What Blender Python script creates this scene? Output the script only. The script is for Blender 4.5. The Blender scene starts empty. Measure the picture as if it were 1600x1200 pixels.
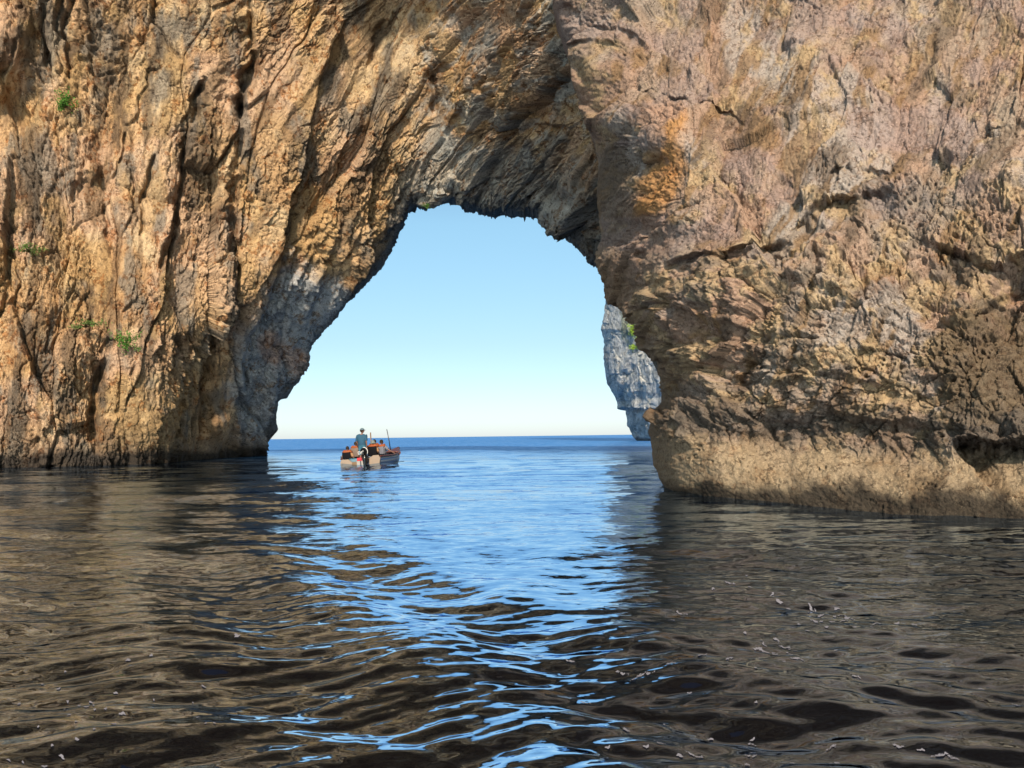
import bpy, bmesh, math, random
import numpy as np
from mathutils import Vector, Matrix

QUALITY = 1.0          # grid density of the rock and water sheets
scene = bpy.context.scene
COL = scene.collection
R = math.radians
f32 = np.float32

# ------------------------------------------------------------------ camera
FOC = 1200.0           # focal length in photo pixels (1600 wide)
CAM_H = 1.4            # eye height above the water
_u = np.array([-0.0128, 1.0, -0.0679]); _u /= np.linalg.norm(_u)     # world up in camera axes
_z = np.array([0, 0, -1.0]); _f = _z - _z.dot(_u) * _u; _f /= np.linalg.norm(_f)
_r = np.cross(_f, _u)
CAMROT = np.array([_r, _f, _u])                                       # camera vector -> world vector
CAMPOS = np.array([0, 0, CAM_H])
cam = bpy.data.cameras.new('camera'); cam_o = bpy.data.objects.new('camera', cam); COL.objects.link(cam_o)
M = Matrix(CAMROT.tolist()).to_4x4(); M.translation = Vector(CAMPOS.tolist()); cam_o.matrix_world = M
cam.sensor_fit = 'HORIZONTAL'; cam.sensor_width = 36.0; cam.lens = 36.0 * FOC / 1600.0
cam.clip_start = 0.1; cam.clip_end = 60000
scene.camera = cam_o

def rays(x, y):
    """photo pixel -> world direction whose depth along the view axis is 1"""
    x = np.asarray(x, dtype=np.float64); y = np.asarray(y, dtype=np.float64)
    c = np.stack([(x - 800) / FOC, -(y - 600) / FOC, -np.ones_like(x)], -1)
    return c @ CAMROT.T
def on_water(x, y, z=0.0):
    d = rays(x, y); t = (z - CAM_H) / d[..., 2]
    return CAMPOS + d * t[..., None]
def project(P):
    c = (np.asarray(P) - CAMPOS) @ CAMROT
    return 800 + FOC * c[..., 0] / -c[..., 2], 600 - FOC * c[..., 1] / -c[..., 2]

# ------------------------------------------------------------------ noise
def _perm(seed):
    return np.random.RandomState(seed).permutation(4096).astype(np.int32)
def _hash(ix, iy, p):
    return p[(p[ix & 4095] + iy) & 4095]
_ANG = np.linspace(0, 2 * np.pi, 4096, endpoint=False)
_GX, _GY = np.cos(_ANG).astype(f32), np.sin(_ANG).astype(f32)
def perlin(x, y, seed=0):
    p = _perm(seed)
    x = np.asarray(x, f32); y = np.asarray(y, f32)
    xf, yf = np.floor(x), np.floor(y); ix, iy = xf.astype(np.int32), yf.astype(np.int32)
    dx, dy = x - xf, y - yf
    u = dx * dx * dx * (dx * (dx * 6 - 15) + 10); v = dy * dy * dy * (dy * (dy * 6 - 15) + 10)
    def g(ox, oy):
        h = _hash(ix + ox, iy + oy, p); return _GX[h] * (dx - ox) + _GY[h] * (dy - oy)
    a = g(0, 0); a = a + u * (g(1, 0) - a); b = g(0, 1); b = b + u * (g(1, 1) - b)
    return (a + v * (b - a)) * f32(1.5)
def fbm(x, y, octv=4, seed=0, gain=0.5, lac=2.07):
    s = 0; a = 1.0; n = 0
    for i in range(octv):
        s = s + a * perlin(x * lac ** i + 17.3 * i, y * lac ** i - 9.1 * i, seed + i); n += a; a *= gain
    return s / f32(n)
def ridged(x, y, octv=4, seed=0, gain=0.5):
    s = 0; a = 1.0; n = 0
    for i in range(octv):
        s = s + a * (1 - 2 * np.abs(perlin(x * 2.1 ** i + 5.7 * i, y * 2.1 ** i + 3.3 * i, seed + i))); n += a; a *= gain
    return s / f32(n)
def worley(x, y, seed=0):
    """nearest cell: distance F1, second F2, offsets to its centre and three random numbers of the cell"""
    p = _perm(seed); rs = np.random.RandomState(seed + 99)
    RX, RY, A, B, C = [rs.rand(4096).astype(f32) for _ in range(5)]
    x = np.asarray(x, f32); y = np.asarray(y, f32)
    ix, iy = np.floor(x).astype(np.int32), np.floor(y).astype(np.int32)
    F1 = np.full(x.shape, 9, f32); F2 = F1.copy(); H = np.zeros(x.shape, np.int32)
    DX = np.zeros(x.shape, f32); DY = DX.copy()
    for ox in (-1, 0, 1):
        for oy in (-1, 0, 1):
            h = _hash(ix + ox, iy + oy, p)
            dx = x - (ix + ox + RX[h]); dy = y - (iy + oy + RY[h]); d = np.sqrt(dx * dx + dy * dy)
            c = d < F1
            F2 = np.where(c, F1, np.minimum(F2, d)); F1 = np.where(c, d, F1)
            H = np.where(c, h, H); DX = np.where(c, dx, DX); DY = np.where(c, dy, DY)
    return F1, F2, DX, DY, A[H], B[H], C[H]
def sstep(a, b, x):
    t = np.clip((x - a) / (b - a), 0, 1); return t * t * (3 - 2 * t)
def slabs(a, b, seed, tilt=0.8, crack=0.10, jump=0.5, ck=0.9):
    """broken plates: every cell its own height and tilt, split by cracks"""
    F1, F2, dx, dy, r1, r2, r3 = worley(a, b, seed)
    h = jump * (r1 * 2 - 1) + tilt * ((r2 * 2 - 1) * dx + (r3 * 2 - 1) * dy) * 1.4
    e = F2 - F1
    return h - ck * (1 - sstep(0, crack, e)) * sstep(-0.3, 0.9, r2 + r3 - 0.3)

def tps(points, n_smooth=0.0):
    """thin plate interpolation of depth over the picture: points = (x, y, depth)"""
    P = np.array(points, float); X = P[:, :2] / 500.0; V = np.log(P[:, 2]); n = len(P)
    def U(d2): return np.where(d2 > 1e-12, 0.5 * d2 * np.log(np.maximum(d2, 1e-12)), 0)
    K = U(((X[:, None] - X[None]) ** 2).sum(-1)) + n_smooth * np.eye(n)
    Q = np.hstack([np.ones((n, 1)), X]); L = np.zeros((n + 3, n + 3)); L[:n, :n] = K; L[:n, n:] = Q; L[n:, :n] = Q.T
    w = np.linalg.solve(L, np.concatenate([V, np.zeros(3)]))
    def ev(x, y):
        x = np.asarray(x, float) / 500.0; y = np.asarray(y, float) / 500.0
        r = w[n] + w[n + 1] * x + w[n + 2] * y
        for i in range(n):
            r = r + w[i] * U((x - X[i, 0]) ** 2 + (y - X[i, 1]) ** 2)
        return np.exp(r)
    return ev

def polyline_sd(x, y, pts, pad):
    """distance to a polyline, side (+ = right hand of travel, y down), position along it 0..1"""
    P = np.array(pts, float); m = (x > P[:, 0].min() - pad) & (x < P[:, 0].max() + pad) & (y > P[:, 1].min() - pad) & (y < P[:, 1].max() + pad)
    idx = np.nonzero(m); xx, yy = x[idx], y[idx]
    best = np.full(xx.shape, 1e9); side = np.zeros(xx.shape); tt = np.zeros(xx.shape)
    seg = np.hypot(*(P[1:] - P[:-1]).T); tot = seg.sum(); acc = 0
    for k in range(len(P) - 1):
        ax, ay = P[k]; bx, by = P[k + 1]; vx, vy = bx - ax, by - ay; L2 = vx * vx + vy * vy
        t = np.clip(((xx - ax) * vx + (yy - ay) * vy) / L2, 0, 1)
        dx, dy = xx - ax - t * vx, yy - ay - t * vy; d = dx * dx + dy * dy
        c = d < best; best = np.where(c, d, best)
        side = np.where(c, np.sign(dx * -vy + dy * vx), side); tt = np.where(c, (acc + t * seg[k]) / tot, tt); acc += seg[k]
    return idx, np.sqrt(best), side, tt
def carve_crack(h, x, y, pts, depth, width):
    idx, d, s, t = polyline_sd(x, y, pts, width * 4)
    taper = np.clip(np.minimum(t, 1 - t) * 5, 0, 1) ** 0.6
    taper = taper * (0.45 + 0.9 * np.clip(fbm(x[idx] / 26, y[idx] / 26, 2, 77) + 0.5, 0, 1))
    h[idx] -= 0.75 * depth * taper * np.exp(-(d / (width * (0.45 + 0.55 * taper))) ** 2.0)
def carve_step(h, x, y, pts, depth, reach, soft=2.0, taper_k=6):
    """everything on the right hand of the line is set back by depth, easing out over reach"""
    idx, d, s, t = polyline_sd(x, y, pts, reach * 3)
    taper = np.clip(np.minimum(t, 1 - t) * taper_k, 0, 1) ** 0.7
    sd = d * s; taper = taper * np.clip(0.62 + 1.5 * fbm(x[idx] / 38, y[idx] / 38, 3, 78), 0.05, 1.25); soft = soft * 2.6
    h[idx] -= depth * taper * np.where(sd > 0, sstep(0, soft, sd) * np.exp(-sd / reach), 0)
def dome(h, x, y, cx, cy, rx, ry, depth, ang=0.0, p=2.0):
    c, s = math.cos(R(ang)), math.sin(R(ang)); u = (x - cx) * c + (y - cy) * s; v = -(x - cx) * s + (y - cy) * c
    h += depth * np.exp(-((np.abs(u) / rx) ** p + (np.abs(v) / ry) ** p))
def in_poly(x, y, pts):
    inside = np.zeros(x.shape, bool); n = len(pts)
    for i in range(n):
        x1, y1 = pts[i]; x2, y2 = pts[(i + 1) % n]
        c = ((y1 > y) != (y2 > y)) & (x < (x2 - x1) * (y - y1) / ((y2 - y1) if y2 != y1 else 1e-9) + x1)
        inside ^= c
    return inside
def blob(x, y, cx, cy, rx, ry, ang=0.0):
    c, s = math.cos(R(ang)), math.sin(R(ang)); u = (x - cx) * c + (y - cy) * s; v = -(x - cx) * s + (y - cy) * c
    return np.exp(-((u / rx) ** 2 + (v / ry) ** 2)).astype(f32)

# ------------------------------------------------------------------ scene helpers
def tag(o, label=None, cat=None, group=None, kind=None):
    if label: o['label'] = label
    if cat: o['category'] = cat
    if group: o['group'] = group
    if kind: o['kind'] = kind
    return o
def grid_mesh(name, P, mat, tint=None, flip=False, smooth=True):
    """P: (n, m, 3) world positions -> one mesh object, optional colour attribute"""
    n, m = P.shape[:2]
    idx = np.arange(n * m, dtype=np.int32).reshape(n, m)
    q = np.stack([idx[:-1, :-1], idx[1:, :-1], idx[1:, 1:], idx[:-1, 1:]], -1).reshape(-1, 4)
    if flip: q = q[:, ::-1]
    me = bpy.data.meshes.new(name); nq = len(q)
    me.vertices.add(n * m); me.vertices.foreach_set('co', P.reshape(-1).astype(f32))
    me.loops.add(nq * 4); me.loops.foreach_set('vertex_index', np.ascontiguousarray(q).reshape(-1))
    me.polygons.add(nq); me.polygons.foreach_set('loop_start', np.arange(0, nq * 4, 4, dtype=np.int32))
    me.polygons.foreach_set('loop_total', np.full(nq, 4, np.int32))
    me.polygons.foreach_set('use_smooth', np.full(nq, smooth, bool))
    me.update(calc_edges=True)
    if tint is not None:
        at = me.color_attributes.new('stone_tint', 'FLOAT_COLOR', 'POINT')
        c = np.ones((n * m, 4), f32); c[:, :3] = tint.reshape(-1, 3); at.data.foreach_set('color', c.reshape(-1))
    me.materials.append(mat)
    o = bpy.data.objects.new(name, me); COL.objects.link(o)
    return o
def grid_normals(P):
    a = np.gradient(P, axis=0); b = np.gradient(P, axis=1); n = np.cross(a, b)
    return n / np.maximum(np.linalg.norm(n, axis=-1, keepdims=True), 1e-9)

def new_mat(name):
    m = bpy.data.materials.new(name); m.use_nodes = True
    nt = m.node_tree; return m, nt, nt.nodes, nt.links, nt.nodes['Principled BSDF']
def plain(name, col, rough=0.6, metal=0.0, var=0.12, scale=8.0):
    """paint / cloth / wood: one colour broken up by a little noise"""
    m, nt, N, L, b = new_mat(name)
    tc = N.new('ShaderNodeTexCoord'); no = N.new('ShaderNodeTexNoise'); no.inputs['Scale'].default_value = scale; no.inputs['Detail'].default_value = 5
    mx = N.new('ShaderNodeMix'); mx.data_type = 'RGBA'
    mx.inputs[6].default_value = (*[c * (1 - var) for c in col], 1); mx.inputs[7].default_value = (*[min(1, c * (1 + var)) for c in col], 1)
    L.new(tc.outputs['Object'], no.inputs['Vector']); L.new(no.outputs['Fac'], mx.inputs[0]); L.new(mx.outputs[2], b.inputs['Base Color'])
    b.inputs['Specular IOR Level'].default_value = 0.1 if rough >= 0.6 else 0.5; b.inputs['Roughness'].default_value = rough; b.inputs['Metallic'].default_value = metal
    return m

# ------------------------------------------------------------------ light
SUN_EL, SUN_AZ = 33.0, 177.0       # azimuth from +Y towards +X: behind the camera
world = bpy.data.worlds.new('World'); scene.world = world; world.use_nodes = True
wn, wl = world.node_tree.nodes, world.node_tree.links
sky = wn.new('ShaderNodeTexSky'); sky.sky_type = 'NISHITA'; sky.sun_disc = False
sky.sun_elevation = R(SUN_EL); sky.sun_rotation = R(SUN_AZ); sky.air_density = 1.0; sky.dust_density = 0.3; sky.ozone_density = 1.0
_hue = wn.new('ShaderNodeMix'); _hue.data_type = 'RGBA'; _hue.blend_type = 'MULTIPLY'; _hue.inputs[0].default_value = 1.0; _hue.inputs[7].default_value = (0.86, 1.0, 1.0, 1)
# low sky pale and cool, clear light blue higher up
_t2 = wn.new('ShaderNodeTexCoord'); _s2 = wn.new('ShaderNodeSeparateXYZ'); wl.new(_t2.outputs['Generated'], _s2.inputs[0])
_cr = wn.new('ShaderNodeValToRGB'); wl.new(_s2.outputs['Z'], _cr.inputs['Fac'])
for _k, (_p, _c) in enumerate(((0.0, (0.56, 0.575, 0.82)), (0.12, (0.67, 0.65, 0.65)), (0.27, (0.88, 0.90, 0.82)), (0.6, (0.6, 0.6, 0.6)))):
    _e = _cr.color_ramp.elements[_k] if _k < 2 else _cr.color_ramp.elements.new(_p)
    _e.position = _p; _e.color = (*_c, 1)
_h3 = wn.new('ShaderNodeMix'); _h3.data_type = 'RGBA'; _h3.blend_type = 'MULTIPLY'; _h3.inputs[0].default_value = 1.0
wl.new(_cr.outputs['Color'], _h3.inputs[7])
# the sky behind the camera is brightened and warmed, added fill for the rock
_tc = wn.new('ShaderNodeTexCoord'); _sp = wn.new('ShaderNodeSeparateXYZ'); wl.new(_tc.outputs['Generated'], _sp.inputs[0])
_mr = wn.new('ShaderNodeMapRange'); _mr.interpolation_type = 'SMOOTHSTEP'; _mr.inputs['From Min'].default_value = 0.25; _mr.inputs['From Max'].default_value = -0.5
_mr.inputs['To Min'].default_value = 0.0; _mr.inputs['To Max'].default_value = 1.0; wl.new(_sp.outputs['Y'], _mr.inputs['Value'])
_sd = wn.new('ShaderNodeMix'); _sd.data_type = 'RGBA'; _sd.inputs[6].default_value = (1.15, 1.15, 1.17, 1); _sd.inputs[7].default_value = (3.1, 2.5, 1.95, 1); wl.new(_mr.outputs[0], _sd.inputs[0])
_h2 = wn.new('ShaderNodeMix'); _h2.data_type = 'RGBA'; _h2.blend_type = 'MULTIPLY'; _h2.inputs[0].default_value = 1.0
wl.new(sky.outputs['Color'], _hue.inputs[6]); wl.new(_hue.outputs[2], _h3.inputs[6]); wl.new(_h3.outputs[2], _h2.inputs[6]); wl.new(_sd.outputs[2], _h2.inputs[7]); wl.new(_h2.outputs[2], wn['Background'].inputs['Color']); wn['Background'].inputs['Strength'].default_value = 0.10
sun = bpy.data.lights.new('sun', 'SUN'); sun.energy = 5.0; sun.angle = R(2.5); sun.color = (1.0, 0.845, 0.65)
so = bpy.data.objects.new('sun', sun); COL.objects.link(so)
_d = Vector((math.sin(R(SUN_AZ)) * math.cos(R(SUN_EL)), math.cos(R(SUN_AZ)) * math.cos(R(SUN_EL)), math.sin(R(SUN_EL))))
so.rotation_euler = _d.to_track_quat('Z', 'Y').to_euler()
scene.view_settings.view_transform = 'Standard'; scene.view_settings.look = 'None'
scene.view_settings.exposure = 0.68; scene.view_settings.gamma = 1.0
scene.cycles.max_bounces = 6; scene.cycles.diffuse_bounces = 4; scene.cycles.glossy_bounces = 3
scene.cycles.use_denoising = True

# ------------------------------------------------------------------ rock material
def rock_material(name, scale, speck=(0.26, 0.23, 0.22), pale=(1.28, 1.34, 1.42), bump=0.5, rust=0.8):
    m, nt, N, L, b = new_mat(name)
    tc = N.new('ShaderNodeTexCoord'); at = N.new('ShaderNodeVertexColor'); at.layer_name = 'stone_tint'
    def noise(s, d=6, r=0.6):
        n = N.new('ShaderNodeTexNoise'); n.inputs['Scale'].default_value = s * scale; n.inputs['Detail'].default_value = d; n.inputs['Roughness'].default_value = r
        L.new(tc.outputs['Object'], n.inputs['Vector']); return n
    def ramp(src, p0, p1, lo=(0, 0, 0, 1), hi=(1, 1, 1, 1)):
        r = N.new('ShaderNodeValToRGB'); r.color_ramp.elements[0].position = p0; r.color_ramp.elements[1].position = p1
        r.color_ramp.elements[0].color = lo; r.color_ramp.elements[1].color = hi; L.new(src, r.inputs['Fac']); return r
    def mix(a, col, fac, k, mode='MIX'):
        mx = N.new('ShaderNodeMix'); mx.data_type = 'RGBA'; mx.blend_type = mode
        mu = N.new('ShaderNodeMath'); mu.operation = 'MULTIPLY'; mu.inputs[1].default_value = k
        L.new(fac, mu.inputs[0]); L.new(mu.outputs[0], mx.inputs[0]); L.new(a, mx.inputs[6])
        if isinstance(col, tuple): mx.inputs[7].default_value = (*col, 1)
        else: L.new(col, mx.inputs[7])
        return mx.outputs[2]
    grain = noise(7.0, 8, 0.72); fine = noise(30.0, 5, 0.7); big = noise(0.9, 5, 0.6); mid = noise(2.6, 6, 0.65)
    patch = ramp(big.outputs['Fac'], 0.42, 0.62).outputs['Color']; patch2 = ramp(mid.outputs['Fac'], 0.42, 0.6).outputs['Color']
    def both(p, q):
        m_ = N.new('ShaderNodeMath'); m_.operation = 'MULTIPLY'; L.new(p, m_.inputs[0]); L.new(q, m_.inputs[1]); return m_.outputs[0]
    c = at.outputs['Color']
    c = mix(c, pale, both(ramp(mid.outputs['Fac'], 0.5, 0.68).outputs['Color'], patch), 0.8, 'MULTIPLY')
    c = mix(c, speck, both(ramp(grain.outputs['Fac'], 0.5, 0.3).outputs['Color'], patch2), 0.9, 'MULTIPLY')
    c = mix(c, speck, ramp(fine.outputs['Fac'], 0.42, 0.27).outputs['Color'], 0.6, 'MULTIPLY')
    c = mix(c, (0.72, 0.50, 0.34), both(ramp(mid.outputs['Fac'], 0.5, 0.34).outputs['Color'], ramp(big.outputs['Fac'], 0.56, 0.4).outputs['Color']), rust, 'MULTIPLY')
    L.new(c, b.inputs['Base Color']); b.inputs['Roughness'].default_value = 0.9; b.inputs['Specular IOR Level'].default_value = 0.25
    bp = N.new('ShaderNodeBump'); bp.inputs['Strength'].default_value = bump; bp.inputs['Distance'].default_value = 0.35 / scale
    ad = N.new('ShaderNodeMath'); ad.operation = 'ADD'; L.new(grain.outputs['Fac'], ad.inputs[0]); L.new(fine.outputs['Fac'], ad.inputs[1])
    L.new(ad.outputs[0], bp.inputs['Height']); L.new(bp.outputs['Normal'], b.inputs['Normal'])
    return m

def lerp3(c, col, w):
    w = np.clip(w, 0, 1)[..., None]; return c * (1 - w) + np.array(col, f32) * w
def resample(pts, n, key=None):
    P = np.array(pts, float); s = np.concatenate([[0], np.cumsum(np.hypot(*(P[1:, :2] - P[:-1, :2]).T))]) if key is None else np.array(key, float)
    t = np.linspace(0, s[-1], n); return np.stack([np.interp(t, s, P[:, k]) for k in range(P.shape[1])], -1)
def displace(P, Nn, h, hc, D, nb):
    """relief along the surface normal; the carved features mostly along the depth"""
    v = P - CAMPOS; v = v / np.linalg.norm(v, axis=-1, keepdims=True)
    bad = (Nn * v).sum(-1) > 0; bad[:, :nb] = False
    Nn = np.where(bad[..., None], -Nn, Nn)
    ker = np.array([1, 4, 6, 4, 1.0]) / 16
    for _ in range(4):
        Nn = sum(k * np.roll(Nn, i - 2, 0) for i, k in enumerate(ker)); Nn = sum(k * np.roll(Nn, i - 2, 1) for i, k in enumerate(ker))
    Nn = Nn / np.linalg.norm(Nn, axis=-1, keepdims=True)
    h2 = np.concatenate([np.zeros((P.shape[0], nb)), hc], 1)
    return P + (Nn * h[..., None] + (0.13 * Nn - 0.88 * v) * h2[..., None]) * (D / FOC)[..., None]
# ================================================================== THE SEA ARCH: left cliff and vault
def build_sea_arch():
    # foot of the opening's edge (photo pixel), matched with a far outer point the sheet runs out to
    edge = [(330, 790), (372, 750), (397, 716), (412, 702), (434, 672), (432, 656), (435, 627), (450, 620), (466, 594), (476, 572), (485, 541), (489, 531),
            (497, 527), (506, 515), (525, 496), (541, 473), (570, 444), (600, 410), (610, 390), (618, 371), (629, 349), (638, 330),
            (654, 320), (667, 325), (679, 315), (699, 315), (717, 316), (727, 328), (744, 329), (758, 335), (773, 338),
            (785, 333), (811, 338), (829, 335), (843, 342), (851, 352), (862, 358), (874, 360), (887, 374), (900, 386), (916, 395),
            (924, 404), (945, 412), (985, 470), (1040, 620), (1060, 800)]
    ne = len(edge)
    keys = [(0, (-650, 800)), (2, (-650, 760)), (6, (-650, 600)), (10, (-650, 330)), (15, (-650, 40)), (18, (-640, -700)), (21, (-300, -2100)), (25, (330, -2600)),
            (33, (1000, -2600)), (40, (1350, -2200)), (43, (1600, -200)), (45, (1600, 800))]
    Q = np.array([[np.interp(i, [k for k, _ in keys], [q[a] for _, q in keys]) for a in (0, 1)] for i in range(ne)])
    E = np.array(edge, float)
    # spacing along the edge: as long as the longer of edge and mid-frame step
    mid = E + (Q - E) * 0.42
    st = np.maximum(np.hypot(*(E[1:] - E[:-1]).T), np.hypot(*(mid[1:] - mid[:-1]).T)); st[-3:] *= 0.25
    key = np.concatenate([[0], np.cumsum(st)])
    ns = int(key[-1] / 1.3 * QUALITY); nt = int(560 * QUALITY); nb = int(60 * QUALITY)
    ES = resample(E, ns, key); QS = resample(Q, ns, key)
    # smooth the outer ends so that rows do not kink
    ker = np.hanning(int(ns * 0.10)); ker /= ker.sum()
    for a in (0, 1):
        pad = len(ker); QS[:, a] = np.convolve(np.pad(QS[:, a], pad, mode='edge'), ker, mode='same')[pad:-pad]
    sl = np.linspace(0, key[-1], ns)
    ES[:, 0] += 3.0 * fbm(sl / 22, sl * 0 + 3.1, 4, 11); ES[:, 1] += 3.0 * fbm(sl / 18, sl * 0 + 8.7, 4, 12)
    hang = sstep(610, 660, ES[:, 0]) * sstep(930, 890, ES[:, 0])         # bits of crust and dry tufts hanging from the crown
    ES[:, 1] += hang * (-9 + 16 * np.clip(perlin(sl / 9, sl * 0 + 1.7, 14) - 0.42, 0, 1) * (0.4 + fbm(sl / 60, sl * 0 + 2.2, 2, 16)) + 2.5 * np.clip(perlin(sl / 2.6, sl * 0 + 5.1, 15), 0, 1))
    dirs = QS - ES; Ln = np.hypot(*dirs.T); dn = dirs / Ln[:, None]
    lin = Ln.copy()                                         # length inside the frame
    for i in range(ns):
        lim = []
        if dn[i, 0] < -1e-6: lim.append((ES[i, 0] + 25) / -dn[i, 0])
        if dn[i, 1] < -1e-6: lim.append((ES[i, 1] + 25) / -dn[i, 1])
        if dn[i, 0] > 1e-6: lim.append((1250 - ES[i, 0]) / dn[i, 0])
        lin[i] = min([Ln[i]] + [max(60, v) for v in lim])
    u = np.linspace(0, 1, nt)
    w = np.where(u[None] < 0.88, u[None] / 0.88 * lin[:, None], lin[:, None] + (u[None] - 0.88) / 0.12 * (Ln - lin)[:, None])
    x = ES[:, None, 0] + dn[:, None, 0] * w; y = ES[:, None, 1] + dn[:, None, 1] * w
    D = tps([(0, 731, 42.7), (150, 727, 45), (270, 722, 50), (330, 716, 56), (405, 712, 65), (430, 640, 62.5), (485, 540, 61.5), (540, 474, 60.5), (600, 410, 60),
             (638, 330, 58.5), (700, 316, 57.5), (780, 335, 55.5), (850, 350, 49.5), (924, 404, 42.5), (0, 400, 43.5), (0, 0, 46), (200, 400, 46.5), (200, 0, 48),
             (370, 400, 50.5), (370, 0, 49.5), (424, 447, 52.5), (386, 560, 54), (440, 380, 53), (500, 300, 54.5), (500, 0, 51.5), (600, 200, 54.5), (700, 200, 54.5), (700, 0, 52.5),
             (850, 0, 42), (850, 200, 43.5), (915, 300, 40.5), (640, 290, 57), (560, 380, 57.5), (150, 600, 45.2), (280, 600, 49.3), (330, 640, 54.5),
             (1010, 540, 42), (1200, 400, 40), (1400, 0, 37), (1060, 780, 50), (-400, -1300, 28), (450, -1700, 25), (1300, -1500, 26), (450, -800, 34), (-300, -700, 36), (1100, -800, 33), (450, -2600, 19.5), (1100, -2500, 20), (-300, -2100, 23), (-650, 300, 38), (-650, 760, 36), (1600, 800, 47)])(x, y)
    D = D + 1.6 * np.clip(1 - w / 34.0, 0, 1) ** 2.2            # the arch's lip turns away
    # ------------ relief, in photo pixels, + towards the viewer
    X = x.astype(f32); Y = y.astype(f32)
    k = np.interp(X, [-600, 100, 300, 480, 700, 900], [0.02, 0.05, 0.12, 0.34, 0.55, 0.62]).astype(f32)
    wa = 16 * fbm(X / 90, Y / 150, 3, 21); wb = 30 * fbm(X / 110, Y / 130, 3, 25)
    a = X + k * (Y - 350) + wa; b = Y + wb
    wx = X + 7 * fbm(X / 34, Y / 34, 2, 31, gain=0.35); wy = Y + 7 * fbm(X / 34, Y / 34, 2, 35, gain=0.35)
    h = np.zeros(X.shape, f32)
    h += 26 * fbm(a / 150, b / 420, 3, 40)
    rough = sstep(-0.25, 0.35, fbm(a / 110, b / 220, 3, 44) + 0.25 * np.exp(-((X - 120) / 120) ** 2) + 0.1)   # where the face is broken
    smooth_face = np.clip(blob(X, Y, 265, 90, 45, 130, 8) + blob(X, Y, 235, 330, 50, 95, 5) + blob(X, Y, 215, 640, 55, 85) + blob(X, Y, 560, 110, 90, 90, -20) + 0.8 * blob(X, Y, 410, 420, 30, 90), 0, 1)
    rough = rough * (1 - 0.85 * smooth_face)
    h += 23 * (0.5 + 0.5 * rough) * slabs(a / 82, b / 300, 51, tilt=1.1, crack=0.06, jump=0.7, ck=0.45)
    h += 8.5 * (0.15 + 0.85 * rough) * slabs(a / 30 + 0.3 * fbm(X / 20, Y / 20, 2, 54), b / 95, 57, tilt=1.0, crack=0.12)
    h += 4.6 * (0.08 + 0.92 * rough) * slabs(a / 13 + 0.3 * fbm(X / 9, Y / 9, 2, 61), b / 36, 63, tilt=1.0, crack=0.16)
    h += 2.8 * (0.12 + 0.88 * rough) * slabs(a / 6.5, b / 14, 67, tilt=1.0, crack=0.2)
    h += 4.0 * (0.2 + 0.8 * rough) * ridged(a / 26, b / 120, 4, 71) - 2
    h += 2.6 * (0.3 + 0.7 * rough) * fbm(a / 7, b / 10, 4, 75, gain=0.68) + 1.3 * (0.3 + 0.7 * rough) * slabs(a / 3.6, b / 6.5, 68, tilt=1.0, crack=0.25)
    # ribs that hang along the vault
    vault = (sstep(380, 520, X) * sstep(0, 1, 1 + 0 * X)).astype(f32)
    F = ridged(a / 60, b / 330, 3, 81)
    h += vault * 11 * F
    cu = (a / 42 + 0.7 * fbm(a / 90, b / 150, 2, 85)); saw = cu - np.floor(cu)
    h += vault * 9 * (np.where(saw < 0.82, saw / 0.82, (1 - saw) / 0.18) - 0.5) * (0.5 + 0.8 * np.clip(fbm(X / 120, Y / 100, 2, 87) + 0.3, 0, 1))
    # ------------ the cracks, recesses and blocks one can tell in the photograph
    cx, cy = wx.astype(float), wy.astype(float); H = np.zeros(X.shape)
    carve_step(H, cx, cy, [(394, -40), (396, 60), (393, 100), (380, 190)][::1], 34, 30, 2.0, 8)
    carve_crack(H, cx, cy, [(396, 78), (390, 110), (378, 150), (374, 198)], 75, 9)
    carve_crack(H, cx, cy, [(386, -30), (394, 60), (392, 100)], 26, 4)
    carve_crack(H, cx, cy, [(378, 200), (368, 285), (360, 340), (370, 412), (365, 470), (341, 555), (328, 600), (322, 680)], 46, 8)
    carve_step(H, cx, cy, [(384, 200), (370, 300), (366, 350), (374, 412), (368, 470), (345, 555), (330, 620), (324, 700)], 14, 22, 2.0, 8)
    carve_crack(H, cx, cy, [(313, 128), (306, 160), (300, 200)], 42, 5)
    carve_step(H, cx, cy, [(330, 90), (296, 165), (272, 200), (284, 225), (279, 300), (277, 337), (259, 397), (247, 425)][::-1], 24, 30, 2, 6)
    carve_crack(H, cx, cy, [(287, 225), (281, 300), (279, 337), (261, 397), (246, 430)], 55, 5)
    carve_crack(H, cx, cy, [(241, 243), (226, 307), (215, 370)], 30, 3.5)
    carve_crack(H, cx, cy, [(207, 262), (212, 330), (218, 350)], 16, 2.5)
    carve_crack(H, cx, cy, [(198, 200), (188, 240), (175, 275)], 26, 3)
    carve_step(H, cx, cy, [(243, -20), (243, 50), (230, 90), (222, 125), (205, 150)], 9, 50, 2, 8)
    carve_crack(H, cx, cy, [(70, 10), (66, 60), (70, 100)], 30, 6)
    carve_crack(H, cx, cy, [(108, 60), (110, 85), (113, 130)], 28, 3.5)
    carve_crack(H, cx, cy, [(100, 0), (100, 40)], 18, 4)
    carve_crack(H, cx, cy, [(163, 308), (167, 365), (175, 400)], 24, 4)
    carve_crack(H, cx, cy, [(128, 285), (112, 322)], 22, 6)
    carve_step(H, cx, cy, [(-30, 170), (22, 78), (40, 78), (42, 120), (48, 190), (30, 280)][::-1], -0.0, 30)
    dome(H, cx, cy, 14, 190, 34, 75, -60, 22, 3)
    dome(H, cx, cy, 12, 60, 26, 60, 34, 22, 3)
    carve_step(H, cx, cy, [(28, 60), (24, 95), (-20, 190)], 25, 30, 2, 10)
    carve_crack(H, cx, cy, [(12, 360), (14, 420), (6, 480)], 40, 6)
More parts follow.
